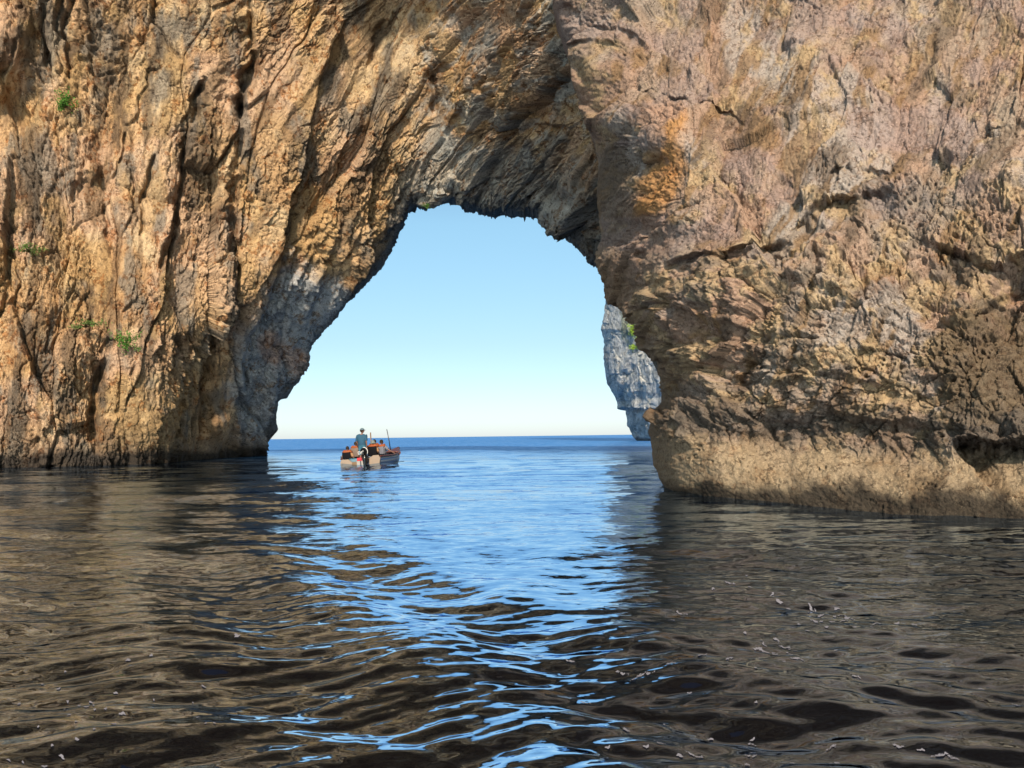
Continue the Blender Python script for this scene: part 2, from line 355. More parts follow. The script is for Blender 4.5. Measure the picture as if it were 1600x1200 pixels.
    carve_crack(H, cx, cy, [(-10, 500), (20, 470), (30, 440)], 30, 5)
    carve_crack(H, cx, cy, [(172, 556), (152, 590), (143, 642), (147, 712)], 62, 8)
    carve_step(H, cx, cy, [(150, 556), (165, 520), (190, 535)], 14, 20)
    dome(H, cx, cy, 212, 620, 62, 95, 34, 0, 4)
    carve_step(H, cx, cy, [(262, 730), (275, 655), (278, 620), (289, 560), (268, 530)], 44, 40, 2.0, 10)
    carve_crack(H, cx, cy, [(264, 728), (277, 650), (281, 610)], 45, 7)
    carve_crack(H, cx, cy, [(205, 560), (200, 600), (190, 640)], 12, 2)
    carve_crack(H, cx, cy, [(235, 680), (232, 730)], 12, 2)
    carve_crack(H, cx, cy, [(178, 680), (182, 730)], 10, 2)
    carve_step(H, cx, cy, [(60, 680), (85, 715), (84, 740)], 26, 25, 2, 8)
    dome(H, cx, cy, 120, 560, 16, 40, 20, 25, 3); dome(H, cx, cy, 105, 550, 14, 38, 12, 25, 3)
    dome(H, cx, cy, 72, 486, 10, 18, 16, 20, 3); dome(H, cx, cy, 90, 484, 10, 18, 14, 20, 3)
    dome(H, cx, cy, 148, 262, 9, 12, 16, 0, 4)
    # the front wall ends at a sharp arris; the inner wall of the opening lies behind it
    carve_step(H, cx, cy, [(332, 735), (366, 640), (380, 600), (384, 545), (391, 522), (416, 494), (420, 470), (425, 446), (434, 410), (470, 385), (485, 350)][::-1], -0.0, 60)
    carve_step(H, cx, cy, [(485, 345), (470, 385), (436, 408), (425, 446), (419, 492), (390, 522), (383, 560), (378, 605), (364, 640), (330, 735)][::-1], 34, 52, 3.0, 9)
    dome(H, cx, cy, 348, 665, 16, 24, 34, 20, 3)
    # hollows and folds on the vault
    carve_step(H, cx, cy, [(820, 200), (845, 190), (880, 196), (912, 225)], 26, 42, 2, 8)
    carve_step(H, cx, cy, [(640, 205), (690, 196), (720, 190)][::-1], -8, 20)
    carve_crack(H, cx, cy, [(808, 55), (770, 110), (735, 170), (700, 215)], 26, 6)
    carve_crack(H, cx, cy, [(700, 95), (683, 130), (676, 180)], 22, 5)
    carve_crack(H, cx, cy, [(600, 30), (585, 75), (575, 105)], 22, 5)
    carve_crack(H, cx, cy, [(660, 250), (630, 300), (612, 340)], 20, 5)
    carve_step(H, cx, cy, [(700, 300), (760, 285), (820, 262), (860, 258), (900, 275)], 12, 16, 2, 8)
    dome(H, cx, cy, 875, 305, 38, 12, -26, 15, 3)
    hc = H.astype(f32)
    # deep plant-like tufts along the lip
    lip = np.clip(1 - w / 34.0, 0, 1).astype(f32)
    h += lip * (7 * fbm(X / 5, Y / 5, 3, 91, gain=0.7))
    fade = np.clip(w / 10.0, 0.25, 1)
    h *= fade; hc *= np.clip(w / 14.0, 0, 1)
    # ------------ positions: front sheet, then round the lip and through to the far side
    P = CAMPOS + rays(x, y) * D[..., None]
    ub = np.linspace(0, 1, nb + 1)[1:][::-1]
    rE = rays(ES[:, 0], ES[:, 1]); rE /= np.linalg.norm(rE, axis=-1, keepdims=True)
    flat = rE * [1, 1, 0.25]; flat /= np.linalg.norm(flat, axis=-1, keepdims=True)
    out = np.stack([dn[:, 0], -dn[:, 1], 0 * dn[:, 0]], -1) @ CAMROT.T
    out[:, 2] = np.maximum(out[:, 2], 0)
    back = P[:, :1] + flat[:, None] * (16 * ub[None, :, None]) + out[:, None] * (0.2 * ub + 7.0 * ub ** 2.5)[None, :, None]
    PA = np.concatenate([back, P], 1)
    hm = np.concatenate([np.repeat(h[:, :1], nb, 1) * 0 + (6 * fbm(np.repeat(sl[:, None] / 30, nb, 1), np.repeat(ub[None] * 9, ns, 0), 4, 95) - 2) * np.minimum(1, ub * 4)[None], h], 1)
    DD = np.concatenate([np.repeat(D[:, :1], nb, 1), D], 1)
    Nn = grid_normals(PA)
    view = PA - CAMPOS
    if (Nn[:, nb + 50:] * view[:, nb + 50:]).sum(-1).mean() > 0: Nn = -Nn
    PA = displace(PA, Nn, hm, hc, DD, nb)
    # ------------ stone colours
    A2 = lambda v: np.concatenate([np.repeat(v[:, :1], nb, 1), v], 1)
    n1 = fbm(a / 130, b / 300, 4, 101); n2 = fbm(X / 60, Y / 75, 5, 105, gain=0.6); n3 = fbm(a / 22, b / 120, 4, 109); n4 = fbm(X / 200, Y / 200, 3, 113)
    c = np.zeros(X.shape + (3,), f32) + np.array((0.66, 0.40, 0.195), f32)
    c = lerp3(c, (0.48, 0.255, 0.105), sstep(-0.058, 0.218, n1) * 0.8)
    c = lerp3(c, (0.74, 0.52, 0.29), sstep(0.0, 0.45, -n2 + 0.4 * smooth_face) * 0.8)
    c = lerp3(c, (0.63, 0.395, 0.26), sstep(-0.030, 0.218, n4) * 0.55)
    c = lerp3(c, (0.24, 0.135, 0.065), sstep(0.014, 0.249, n3) * 0.7)
    c = lerp3(c, (0.22, 0.19, 0.15), sstep(0.053, 0.249, fbm(X / 45, Y / 110, 4, 117) + 0.25 * blob(X, Y, 80, 80, 60, 100) - 0.02) * 0.7)   # lichen streaks
    c = lerp3(c, (0.115, 0.075, 0.045), sstep(0.025, 0.230, fbm(a / 34, b / 190, 5, 131, gain=0.62) + 0.35 * fbm(X / 210, Y / 260, 2, 135) - 0.02) * 0.72)      # rusty black varnish running down
    c = lerp3(c, (0.70, 0.42, 0.17), sstep(0.025, 0.230, fbm(X / 75, Y / 120, 4, 137)) * 0.5)
    inner = sstep(-0.15, 0.15, blob(X, Y, 450, 560, 75, 150, 20) * 1.2 - 0.45 + 0.4 * n2)
    c = lerp3(c, (0.45, 0.46, 0.45), inner * 0.85)  # bluish skylit shade of the inner wall, put into its colour
    c = lerp3(c, (0.6, 0.36, 0.24), sstep(0.3, 0.7, blob(X, Y, 428, 545, 22, 30) + blob(X, Y, 463, 568, 12, 28)) * 0.7)
    crown = sstep(0.0, 0.5, np.clip(1 - w / 150, 0, 1) * sstep(560, 680, X) + 0.7 * n2 - 0.1)
    c = lerp3(c, (0.48, 0.41, 0.32), crown * 0.75)
    c = lerp3(c, (0.52, 0.49, 0.42), sstep(0.16, 0.42, ridged(a / 26, b / 40, 3, 121) * 0.5 + 0.5 * fbm(X / 70, Y / 50, 3, 125) - 0.05) * sstep(600, 700, X) * 0.55)
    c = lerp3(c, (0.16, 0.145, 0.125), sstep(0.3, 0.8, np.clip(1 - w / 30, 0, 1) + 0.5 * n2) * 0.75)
    foot = sstep(655, 715, Y + 14 * n2)
    c = lerp3(c, (0.22, 0.155, 0.10), foot * 0.6)
    c = lerp3(c, (0.03, 0.024, 0.02), sstep(1.1, 0.45, PA[:, nb:, 2] + 0.6 * n2) * 0.88)   # wet tide line
    cA = np.concatenate([np.repeat(c[:, :1], nb, 1), c], 1)
    cA = cA * np.array((1.03, 1.135, 1.27), f32)
    o = grid_mesh('sea_arch', PA, rock_material('arch_limestone', 0.9), cA)
    tag(o, 'huge ochre limestone sea arch whose ribbed left leg and vault frame the open sea', 'rock arch')
    return PA[:, nb:]

# ================================================================== THE RIGHT BUTTRESS
def build_buttress():
    XLp = [(-2600, 1150), (-1700, 1100), (-950, 990), (-500, 880), (0, 863), (30, 872), (72, 891), (112, 897), (150, 907), (210, 927), (255, 936), (319, 934), (371, 942), (398, 930), (407, 936), (420, 940), (442, 949), (463, 955), (477, 968), (488, 983),
           (499, 1002), (520, 1004), (540, 1006), (549, 1013), (561, 1030), (600, 1034), (628, 1033), (640, 1023), (654, 1016), (689, 1017), (730, 1023), (752, 1034), (764, 1042), (790, 1060), (860, 1080)]
    yl = np.array([p[0] for p in XLp], float); xl = np.array([p[1] for p in XLp], float)
    dy = 1.3 / QUALITY
    ys = np.concatenate([np.linspace(-2600, -30, int(210 * QUALITY)), np.arange(-30, 830, dy), np.linspace(832, 1000, 14)])
    nsb = len(ys); nxi = int(600 * QUALITY); nb = int(56 * QUALITY)
    XL = np.interp(ys, yl, xl) + 3.0 * fbm(ys / 20, ys * 0 + 4.4, 4, 211)
    u = np.linspace(0, 1, nxi)
    wfull = np.where(u < 0.9, u / 0.9 * (1640 - XL[:, None]), 0) + np.where(u >= 0.9, (1640 - XL[:, None]) + ((u - 0.9) / 0.1) ** 1.6 * 700, 0)
    x = XL[:, None] + wfull; y = np.repeat(ys[:, None], nxi, 1); w = wfull
    D = tps([(1045, 768, 18.95), (1200, 783, 15.76), (1400, 797, 13.6), (1600, 810, 12.1), (1042, 650, 19.7), (1022, 710, 20.2), (1018, 680, 20.8), (1033, 610, 23), (1003, 505, 25), (952, 445, 27.5), (935, 402, 30), (944, 371, 29),
             (937, 255, 28.5), (907, 150, 29.5), (865, 0, 32), (1040, 520, 21.5), (1010, 420, 23), (975, 300, 24), (950, 200, 25.5), (930, 100, 28), (900, 20, 31), (1110, 600, 18), (1300, 600, 15.2), (1500, 600, 13.7),
             (1100, 300, 20.2), (1300, 300, 17.6), (1600, 300, 14.6), (1100, 0, 25), (1300, 0, 21.5), (1600, 0, 18), (1620, 600, 13), (1200, 400, 17.2), (1200, 680, 16.6), (1400, 690, 14.4),
             (1060, 460, 20.6), (900, -800, 23), (1300, -900, 18.5), (1900, -900, 14), (1100, -1700, 17), (1900, -1700, 13), (1100, -2600, 13), (1900, -2600, 10), (2300, 300, 10.5), (2300, 900, 8.5)], 0.0)(x, y)
    D = D + 1.2 * np.clip(1 - w / 40.0, 0, 1) ** 2
    X = x.astype(f32); Y = y.astype(f32)
    wx = X + 8 * fbm(X / 34, Y / 34, 4, 231, gain=0.6); wy = Y + 8 * fbm(X / 34, Y / 34, 4, 235, gain=0.6)
    up = sstep(430, 330, Y + 0.25 * (X - 1250) + 30 * fbm(X / 80, Y / 80, 3, 239)); lo = 1 - up          # smooth upper face, lumpy lower face
    foot = sstep(672, 712, Y - 0.07 * (X - 1150) + 8 * fbm(X / 60, Y / 60, 2, 240))
    a = X + 0.55 * Y + 14 * fbm(X / 90, Y / 90, 3, 241); b = Y - 0.55 * X + 20 * fbm(X / 110, Y / 90, 3, 245)
    h = np.zeros(X.shape, f32)
    h += 34 * fbm(X / 230, Y / 200, 3, 250) + (1 - foot) * 10 * slabs(a / 180, b / 260, 253, tilt=1.1, jump=0.8, ck=0)
    ru = sstep(-0.140, 0.218, fbm(a / 120, b / 160, 3, 252))
    h += up * (0.4 + 0.6 * ru) * 14 * slabs(a / 95, b / 190, 255, tilt=1.2, crack=0.05, jump=0.6, ck=0.15)
    h += up * (0.2 + 0.8 * ru) * 6.5 * slabs(a / 36, b / 80, 259, tilt=1.1, crack=0.08, jump=0.5, ck=0.4) + up * (0.2 + 0.8 * ru) * 2.8 * slabs(a / 12, b / 24, 260, tilt=1.0, crack=0.14)
    h += up * (5.0 * fbm(a / 14, b / 22, 5, 263, gain=0.7) + 2.2 * fbm(X / 4, Y / 5, 3, 267, gain=0.7) + 2.0 * ridged(a / 40, b / 160, 4, 269))
    lob = lo * (1 - foot)
    h += lob * (32 * (0.5 - np.abs(fbm(wx / 95, wy / 70, 3, 271))) + 9 * slabs(wx / 70, wy / 48, 275, tilt=0.9, crack=0.08) + 5 * slabs(wx / 26, wy / 18, 279, tilt=1.0, crack=0.14)
                + 3.0 * slabs(wx / 11, wy / 9, 283, tilt=1.0, crack=0.2) + 4.0 * fbm(X / 11, Y / 9, 5, 287, gain=0.68))
    h += foot * (2.2 * fbm(X / 9, Y / 7, 5, 291, gain=0.72) + 1.6 * slabs(wx / 9, wy / 7, 295, crack=0.25) + 5 * fbm(X / 50, Y / 35, 3, 297))
    h *= 1 - 0.25 * foot
    # honeycomb pits
    pit = np.clip(sstep(-0.030, 0.187, fbm(X / 70, Y / 50, 3, 301) + 0.9 * blob(X, Y, 1440, 330, 150, 60, 12) + 0.5 * blob(X, Y, 1480, 560, 120, 60) + 0.4 * blob(X, Y, 1150, 480, 120, 80) - 0.25), 0, 1)
    F1, F2, _, _, r1, _, _ = worley(wx / 8.5, wy / 6.5, 303)
    h -= pit * 7.5 * (1 - sstep(0.12, 0.42, F1)) * (r1 > 0.35)
    F1, F2, _, _, r1, _, _ = worley(wx / 17, wy / 12, 307)
    h -= pit * lob * 9 * (1 - sstep(0.12, 0.4, F1)) * (r1 > 0.5)
    cx, cy = wx.astype(float), wy.astype(float); H = np.zeros(X.shape)
    # ledge lines: everything below the line is set back
    carve_step(H, cx, cy, [(1026, 412), (1062, 406), (1100, 392), (1128, 400), (1180, 372), (1218, 366), (1232, 345), (1278, 322), (1330, 312), (1362, 300), (1392, 278)], 30, 60, 5, 12)
    carve_step(H, cx, cy, [(1026, 412), (1062, 404), (1100, 390), (1128, 398), (1180, 370), (1218, 364), (1232, 343), (1278, 320), (1330, 310), (1362, 298), (1392, 276)], 34, 26, 4, 12)
    carve_step(H, cx, cy, [(1285, 290), (1312, 272), (1350, 262), (1386, 262), (1398, 285)], 36, 20, 3, 9)
    carve_step(H, cx, cy, [(1152, 354), (1178, 350), (1205, 270), (1212, 255)], 15, 24, 2, 9)
    carve_step(H, cx, cy, [(1216, 176), (1240, 168), (1282, 132), (1300, 122), (1308, 95), (1325, 60), (1345, 20)], 9, 24, 2, 9)
    carve_step(H, cx, cy, [(1308, 122), (1318, 120), (1345, 85), (1362, 40), (1375, -10)], 14, 16, 2, 9)
    carve_step(H, cx, cy, [(995, 140), (1012, 126), (1040, 136), (1068, 148), (1084, 160)], 34, 26, 2, 10)
    dome(H, cx, cy, 1130, 185, 42, 36, -42, 25, 2.6); carve_step(H, cx, cy, [(1085, 158), (1110, 152), (1140, 160), (1165, 190)], 24, 26, 2, 8)
    dome(H, cx, cy, 1050, 190, 36, 50, 16, 10, 3)
    carve_step(H, cx, cy, [(905, 48), (930, 40), (960, 44), (995, 52), (1010, 68)], 36, 16, 2, 9)
    carve_step(H, cx, cy, [(890, 72), (915, 66), (945, 62), (966, 72)], 42, 14, 2, 9)
    carve_step(H, cx, cy, [(880, 0), (900, 20), (905, 42)], 26, 15, 2, 9)
    carve_crack(H, cx, cy, [(896, 95), (920, 112), (928, 130)], 30, 7)
    carve_step(H, cx, cy, [(1000, 395), (1010, 372), (1018, 360)], 12, 20)
    carve_crack(H, cx, cy, [(1003, 395), (1018, 402)], 34, 6)
    carve_step(H, cx, cy, [(1020, 350), (1008, 330), (1030, 280), (1060, 235), (1080, 225)], 10, 40, 3, 8)
    carve_crack(H, cx, cy, [(1480, 20), (1462, 60), (1450, 115)], 12, 5); carve_crack(H, cx, cy, [(1412, 60), (1418, 100), (1408, 130)], 10, 5)
    carve_crack(H, cx, cy, [(1420, 160), (1418, 200), (1404, 228)], 10, 2.5)
    # deep corner on the right edge and the ledges round it
    carve_step(H, cx, cy, [(1420, 372), (1480, 385), (1552, 408), (1580, 398), (1640, 380), (1700, 370)], 46, 40, 3, 8)
    dome(H, cx, cy, 1640, 425, 60, 24, -90, -8, 3)
    carve_step(H, cx, cy, [(1528, 215), (1560, 208), (1620, 195)], 14, 20, 2, 8)
    dome(H, cx, cy, 1525, 470, 26, 56, 30, 38, 3)
    carve_step(H, cx, cy, [(1480, 545), (1500, 500), (1560, 450), (1640, 430)], 26, 60, 4, 8)
    carve_step(H, cx, cy, [(1100, 610), (1140, 588), (1190, 578), (1230, 590), (1300, 575), (1400, 600), (1470, 585), (1540, 590)], 18, 40, 4, 10)
    carve_step(H, cx, cy, [(1120, 520), (1160, 505), (1190, 520), (1230, 500), (1300, 512)], 16, 26, 3, 10)
    carve_crack(H, cx, cy, [(1165, 560), (1160, 590), (1150, 606)], 24, 5); carve_crack(H, cx, cy, [(1205, 545), (1190, 580)], 22, 5); carve_crack(H, cx, cy, [(1255, 550), (1235, 585)], 18, 5)
    carve_crack(H, cx, cy, [(1276, 405), (1282, 440), (1270, 470)], 26, 6)
    dome(H, cx, cy, 1232, 425, 45, 34, 22, 0, 3)
    # the tidal notch: a set back band above a bulging foot
    carve_step(H, cx, cy, [(1020, 655), (1100, 640), (1200, 650), (1300, 640), (1400, 655), (1520, 660)], 34, 34, 8, 12)
    dome(H, cx, cy, 1300, 748, 330, 36, 22, 4, 3)
    dome(H, cx, cy, 1650, 520, 110, 100, -110, 0, 3)
    # the hollow at the lower right, with a fallen block in it
    cave = in_poly(cx, cy, [(1490, 692), (1520, 688), (1560, 692), (1700, 690), (1700, 790), (1600, 782), (1575, 775), (1545, 762), (1525, 742), (1520, 725), (1500, 712)]).astype(np.float64)
    H -= cave * (95 - 55 * sstep(690, 770, cy) - 20 * sstep(1500, 1600, cx))
    carve_step(H, cx, cy, [(1490, 694), (1540, 690), (1580, 690), (1650, 700), (1720, 700)], 60, 20, 3, 14)
    carve_step(H, cx, cy, [(1530, 640), (1560, 620), (1620, 610), (1680, 606)], 40, 26, 4, 8)
    h *= np.clip(w / 12.0, 0.3, 1); hc = H.astype(f32) * np.clip(w / 14.0, 0, 1)
    P = CAMPOS + rays(x, y) * D[..., None]
    ub = np.linspace(0, 1, nb + 1)[1:][::-1]
    rE = rays(x[:, 0], y[:, 0]); flat = rE * [1, 1, 0.2]; flat /= np.linalg.norm(flat, axis=-1, keepdims=True)
    back = P[:, :1] + flat[:, None] * (17 * ub[None, :, None]) + np.array([1.0, 0, 0])[None, None] * (0.15 * ub + 7.0 * ub ** 2.2)[None, :, None]
    PB = np.concatenate([back, P], 1)
    hb = (5 * fbm(np.repeat(ys[:, None] / 40, nb, 1), np.repeat(ub[None] * 8, nsb, 0), 4, 315) - 2) * np.minimum(1, ub * 4)[None]
    hm = np.concatenate([hb, h], 1); DD = np.concatenate([np.repeat(D[:, :1], nb, 1), D], 1)
    Nn = grid_normals(PB); view = PB - CAMPOS
    if (Nn[:, nb + 50:] * view[:, nb + 50:]).sum(-1).mean() > 0: Nn = -Nn
    PB = displace(PB, Nn, hm, hc, DD, nb)
    # ------------ stone colours
    n1 = fbm(a / 130, b / 240, 4, 321); n2 = fbm(X / 60, Y / 60, 5, 325, gain=0.6); n3 = fbm(a / 30, b / 130, 4, 329); n4 = fbm(X / 170, Y / 150, 3, 333)
    c = np.zeros(X.shape + (3,), f32) + np.array((0.45, 0.325, 0.255), f32)
    c = lerp3(c, (0.45, 0.29, 0.215), sstep(-0.030, 0.218, n1) * 0.7)
    c = lerp3(c, (0.36, 0.31, 0.26), sstep(-0.030, 0.218, -n1) * 0.6)
    c = lerp3(c, (0.46, 0.41, 0.39), sstep(0.014, 0.249, n4 + 0.6 * blob(X, Y, 1300, 210, 60, 90, 25) + 0.3 * n2 - 0.05) * 0.75)
    c = lerp3(c, (0.30, 0.18, 0.085), sstep(0.053, 0.218, n3 + 0.45 * blob(X, Y, 1215, 220, 45, 60) + 0.25 * blob(X, Y, 1190, 110, 25, 80, 15) - 0.05) * 0.75)
    c = lerp3(c, (0.55, 0.40, 0.24), sstep(0.025, 0.249, n2 * 0.8 + 0.5 * lo * (fbm(X / 80, Y / 60, 3, 337) + 0.2)) * 0.8)
    orange = sstep(0.25, 0.75, blob(X, Y, 1035, 175, 45, 32) + blob(X, Y, 1040, 260, 32, 55, 20) + 0.7 * blob(X, Y, 1010, 320, 30, 60, 15) + 0.55 * n2)
    c = lerp3(c, (0.60, 0.30, 0.11), orange * 0.8)
    c = lerp3(c, (0.26, 0.21, 0.185), sstep(0.1, 0.45, lob * (fbm(X / 55, Y / 40, 4, 341)) + 0.5 * blob(X, Y, 1110, 640, 180, 40) * (1 - foot) + 0.3 * blob(X, Y, 1550, 560, 120, 120)) * 0.75)
    c = lerp3(c, (0.15, 0.105, 0.075), sstep(0.036, 0.249, fbm(a / 40, b / 170, 5, 351, gain=0.62) - 0.03) * 0.62)
    c = lerp3(c, (0.40, 0.30, 0.29), sstep(-0.002, 0.218, fbm(X / 110, Y / 80, 4, 355)) * up * 0.6)
    c = lerp3(c, (0.16, 0.115, 0.075), sstep(0.2, 0.7, blob(X, Y, 1570, 590, 130, 130) + 0.5 * n2) * 0.88)  # darker brown rock, with the hollow's shade painted in as well
    c = lerp3(c, (0.28, 0.25, 0.26), sstep(0.3, 0.8, blob(X, Y, 1410, 310, 70, 45) + blob(X, Y, 1240, 660, 60, 25) + 0.6 * n2) * 0.6)
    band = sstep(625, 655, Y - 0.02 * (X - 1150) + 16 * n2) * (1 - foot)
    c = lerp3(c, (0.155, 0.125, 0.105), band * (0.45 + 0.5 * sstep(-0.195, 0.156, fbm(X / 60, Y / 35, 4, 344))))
    c = lerp3(c, (0.44, 0.335, 0.225), foot * 0.9)
    c = lerp3(c, (0.32, 0.215, 0.125), sstep(0.1, 0.5, foot * (fbm(X / 70, Y / 60, 4, 345) + 0.1)) * 0.6)
    wl_y = np.interp(X, [1045, 1200, 1400, 1600], [767, 783, 797, 811])
    c = lerp3(c, (0.03, 0.024, 0.02), sstep(0.55, 0.18, PB[:, nb:, 2] + 0.45 * n2) * 0.9)
    c = lerp3(c, (0.30, 0.20, 0.125), sstep(60, 10, w + 25 * n2) * sstep(380, 430, Y) * 0.7)
    c = c * np.array((1.0, 1.015, 0.985), f32)
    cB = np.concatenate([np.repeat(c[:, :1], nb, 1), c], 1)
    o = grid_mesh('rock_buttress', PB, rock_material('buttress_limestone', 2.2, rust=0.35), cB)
    tag(o, 'massive pinkish grey rock face with overhanging ledges and pale tide worn foot beside the opening', 'rock face')
    return PB[:, nb:]

# ================================================================== THE FAR CLIFF seen through the opening
def build_far_cliff():
    sil = [(-500, 900), (0, 925), (300, 938), (430, 942), (472, 947), (493, 943), (514, 938), (528, 943), (560, 943), (598, 948), (612, 955), (622, 962), (639, 964), (642, 975), (666, 980), (684, 990), (690, 997), (700, 1004), (720, 1010)]
    yl = np.array([p[0] for p in sil], float); xl = np.array([p[1] for p in sil], float)
    ys = np.concatenate([np.linspace(-500, 395, 60), np.arange(396, 722, 0.8)]); n = len(ys); m = 240; nb = 40
    XL = np.interp(ys, yl, xl) + 2.2 * fbm(ys / 9, ys * 0 + 2.2, 4, 411)
    u = np.linspace(0, 1, m); w = np.where(u < 0.7, u / 0.7 * 120, 120 + (u - 0.7) / 0.3 * 260)[None] + 0 * XL[:, None]
    x = XL[:, None] + w; y = np.repeat(ys[:, None], m, 1)
    ws = np.maximum(x - np.interp(ys, yl, xl)[:, None], 0)
    D = 168 - 0.16 * np.clip(ws, 0, 120) + 7 * np.exp(-ws / 14)
    X = x.astype(f32); Y = y.astype(f32); wx = X + 3 * fbm(X / 12, Y / 12, 3, 421); wy = Y + 3 * fbm(X / 12, Y / 12, 3, 425)
    h = 4 * fbm(wx / 22, wy / 60, 4, 430, gain=0.6) + 1.8 * slabs(wx / 17, wy / 40, 431, crack=0.08) + 1.3 * slabs(wx / 9, wy / 24, 435, crack=0.15) + 0.9 * fbm(X / 5, Y / 10, 4, 441, gain=0.65)
    H = h.astype(np.float64)
    carve_crack(H, wx.astype(float), wy.astype(float), [(940, 641), (980, 642), (1060, 641)], 9, 2.0)
    carve_step(H, X.astype(float), Y.astype(float), [(935, 641), (1100, 641)], 5, 30, 2)
    carve_step(H, wx.astype(float), wy.astype(float), [(962, 640), (968, 590), (985, 545), (1010, 500), (1012, 450)], 10, 30, 2, 8)
    h = H.astype(f32) * np.clip(w / 5, 0.3, 1)
    P = CAMPOS + rays(x, y) * D[..., None]
    ub = np.linspace(0, 1, nb + 1)[1:][::-1]; rE = rays(x[:, 0], y[:, 0]); flat = rE * [1, 1, 0.0]; flat /= np.linalg.norm(flat, axis=-1, keepdims=True)
    back = P[:, :1] + flat[:, None] * (60 * ub[None, :, None]) + np.array([1.0, 0, 0])[None, None] * (0.5 * ub + 26 * ub ** 2)[None, :, None]
    PB = np.concatenate([back, P], 1)
    hm = np.concatenate([np.repeat(h[:, :1], nb, 1), h], 1); DD = np.concatenate([np.repeat(D[:, :1], nb, 1), D], 1)
    Nn = grid_normals(PB); view = PB - CAMPOS
    if (Nn[:, nb + 50:] * view[:, nb + 50:]).sum(-1).mean() > 0: Nn = -Nn
    PB = PB + Nn * (hm * DD / FOC)[..., None]
    n2 = fbm(X / 16, Y / 20, 4, 451); n3 = fbm(X / 6, Y / 26, 4, 455)
    c = np.zeros(X.shape + (3,), f32) + np.array((0.56, 0.575, 0.585), f32)
    c = lerp3(c, (0.27, 0.30, 0.32), sstep(-0.030, 0.218, n3) * 0.75)
    c = lerp3(c, (0.72, 0.69, 0.63), sstep(0.0, 0.4, n2) * 0.8)
    c = lerp3(c, (0.17, 0.20, 0.10), sstep(0.3, 0.6, blob(X, Y, 980, 505, 14, 30) + n2 * 0.8) * 0.6)
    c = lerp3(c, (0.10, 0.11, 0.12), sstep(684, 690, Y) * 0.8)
    cB = np.concatenate([np.repeat(c[:, :1], nb, 1), c], 1)
    o = grid_mesh('distant_cliff', PB, rock_material('far_limestone', 0.3, speck=(0.35, 0.36, 0.38), pale=(1.3, 1.28, 1.22), rust=0.1), cB)
    tag(o, 'grey distant sea cliff with an undercut foot beyond the opening, beside the pinkish rock face', 'cliff')
    return PB[:, nb:]
# ================================================================== THE WATER
_rw = np.random.RandomState(7)
WAVES = []
for lam, amp, n, spread in ((7.5, 0.030, 5, 30), (4.2, 0.020, 7, 35), (2.4, 0.0145, 9, 34), (1.3, 0.0110, 14, 36), (0.75, 0.0092, 18, 40), (0.40, 0.0068, 24, 42), (0.22, 0.0044, 28, 46)):
    for i in range(n):
        L = lam * _rw.uniform(0.75, 1.35); th = R(-92 + _rw.uniform(-spread, spread)); k = 2 * np.pi / L
        WAVES.append((k * math.cos(th), k * math.sin(th), amp * _rw.uniform(0.5, 1.2) / math.sqrt(n) * 1.5, _rw.uniform(0, 6.28), L))
STERN = on_water(564.0, 729.0)
def wave_height(X, Y, cell):
    """height of the sea; waves finer than the local cell are left to the material"""
    z = np.zeros(X.shape)
    wx = X + 0.6 * fbm(X / 6, Y / 6, 2, 501); wy = Y + 0.6 * fbm(X / 6, Y / 6, 2, 505)
    g = 0.62 + 0.62 * np.clip(fbm(X / 9 + 3, Y / 16, 3, 509) + 0.4, 0, 1)
    # slick left by the boat's propeller: calmer water
    cl = np.exp(-(((X - (0.25 - 0.05 * (Y - 7))) / (0.5 + 0.11 * Y)) ** 2)) * sstep(5.0, 7.0, Y) * sstep(26, 14, Y)
    g = g * (1 - 0.72 * cl)
    for kx, ky, A, ph, L in WAVES:
        att = np.clip(L / (cell * 2.6) - 1, 0, 1)
        if att.max() <= 0: continue
        s = np.sin(kx * wx + ky * wy + ph)
        z = z + att * g * A * (s + 0.25 * np.cos(2 * (kx * wx + ky * wy + ph)))
    # diverging wake crests that reach back from the boat
    for (x0, y0, dx, dy, wl_, amp, n) in ((-2.3, 8.0, 0.49, -0.87, 1.5, 0.038, 3), (0.6, 9.6, -0.25, -0.97, 1.2, 0.012, 2)):
        t = (X - x0) * dx + (Y - y0) * dy; s = -(X - x0) * dy + (Y - y0) * dx + 0.22 * fbm(X / 1.6, Y / 1.6, 3, 515)
        env = np.exp(-((s / (wl_ * 1.25)) ** 2)) * sstep(-4.5, 0.5, t) * sstep(9, 3, t)
        z = z + amp * env * np.cos(2 * np.pi * s / wl_) * np.clip(1.3 - cell / wl_, 0, 1)
    # the small hump of wash behind the transom
    bx, by = STERN[0], STERN[1]
    for sx in (-1, 1):
        for j in range(4):
            px, py = bx + sx * (1.0 + 0.55 * j), by - 0.2 - 1.0 * j
            z = z + 0.15 * math.exp(-j * 0.35) * np.exp(-(((X - px) / 0.9) ** 2 + ((Y - py) / 0.7) ** 2))
    return z

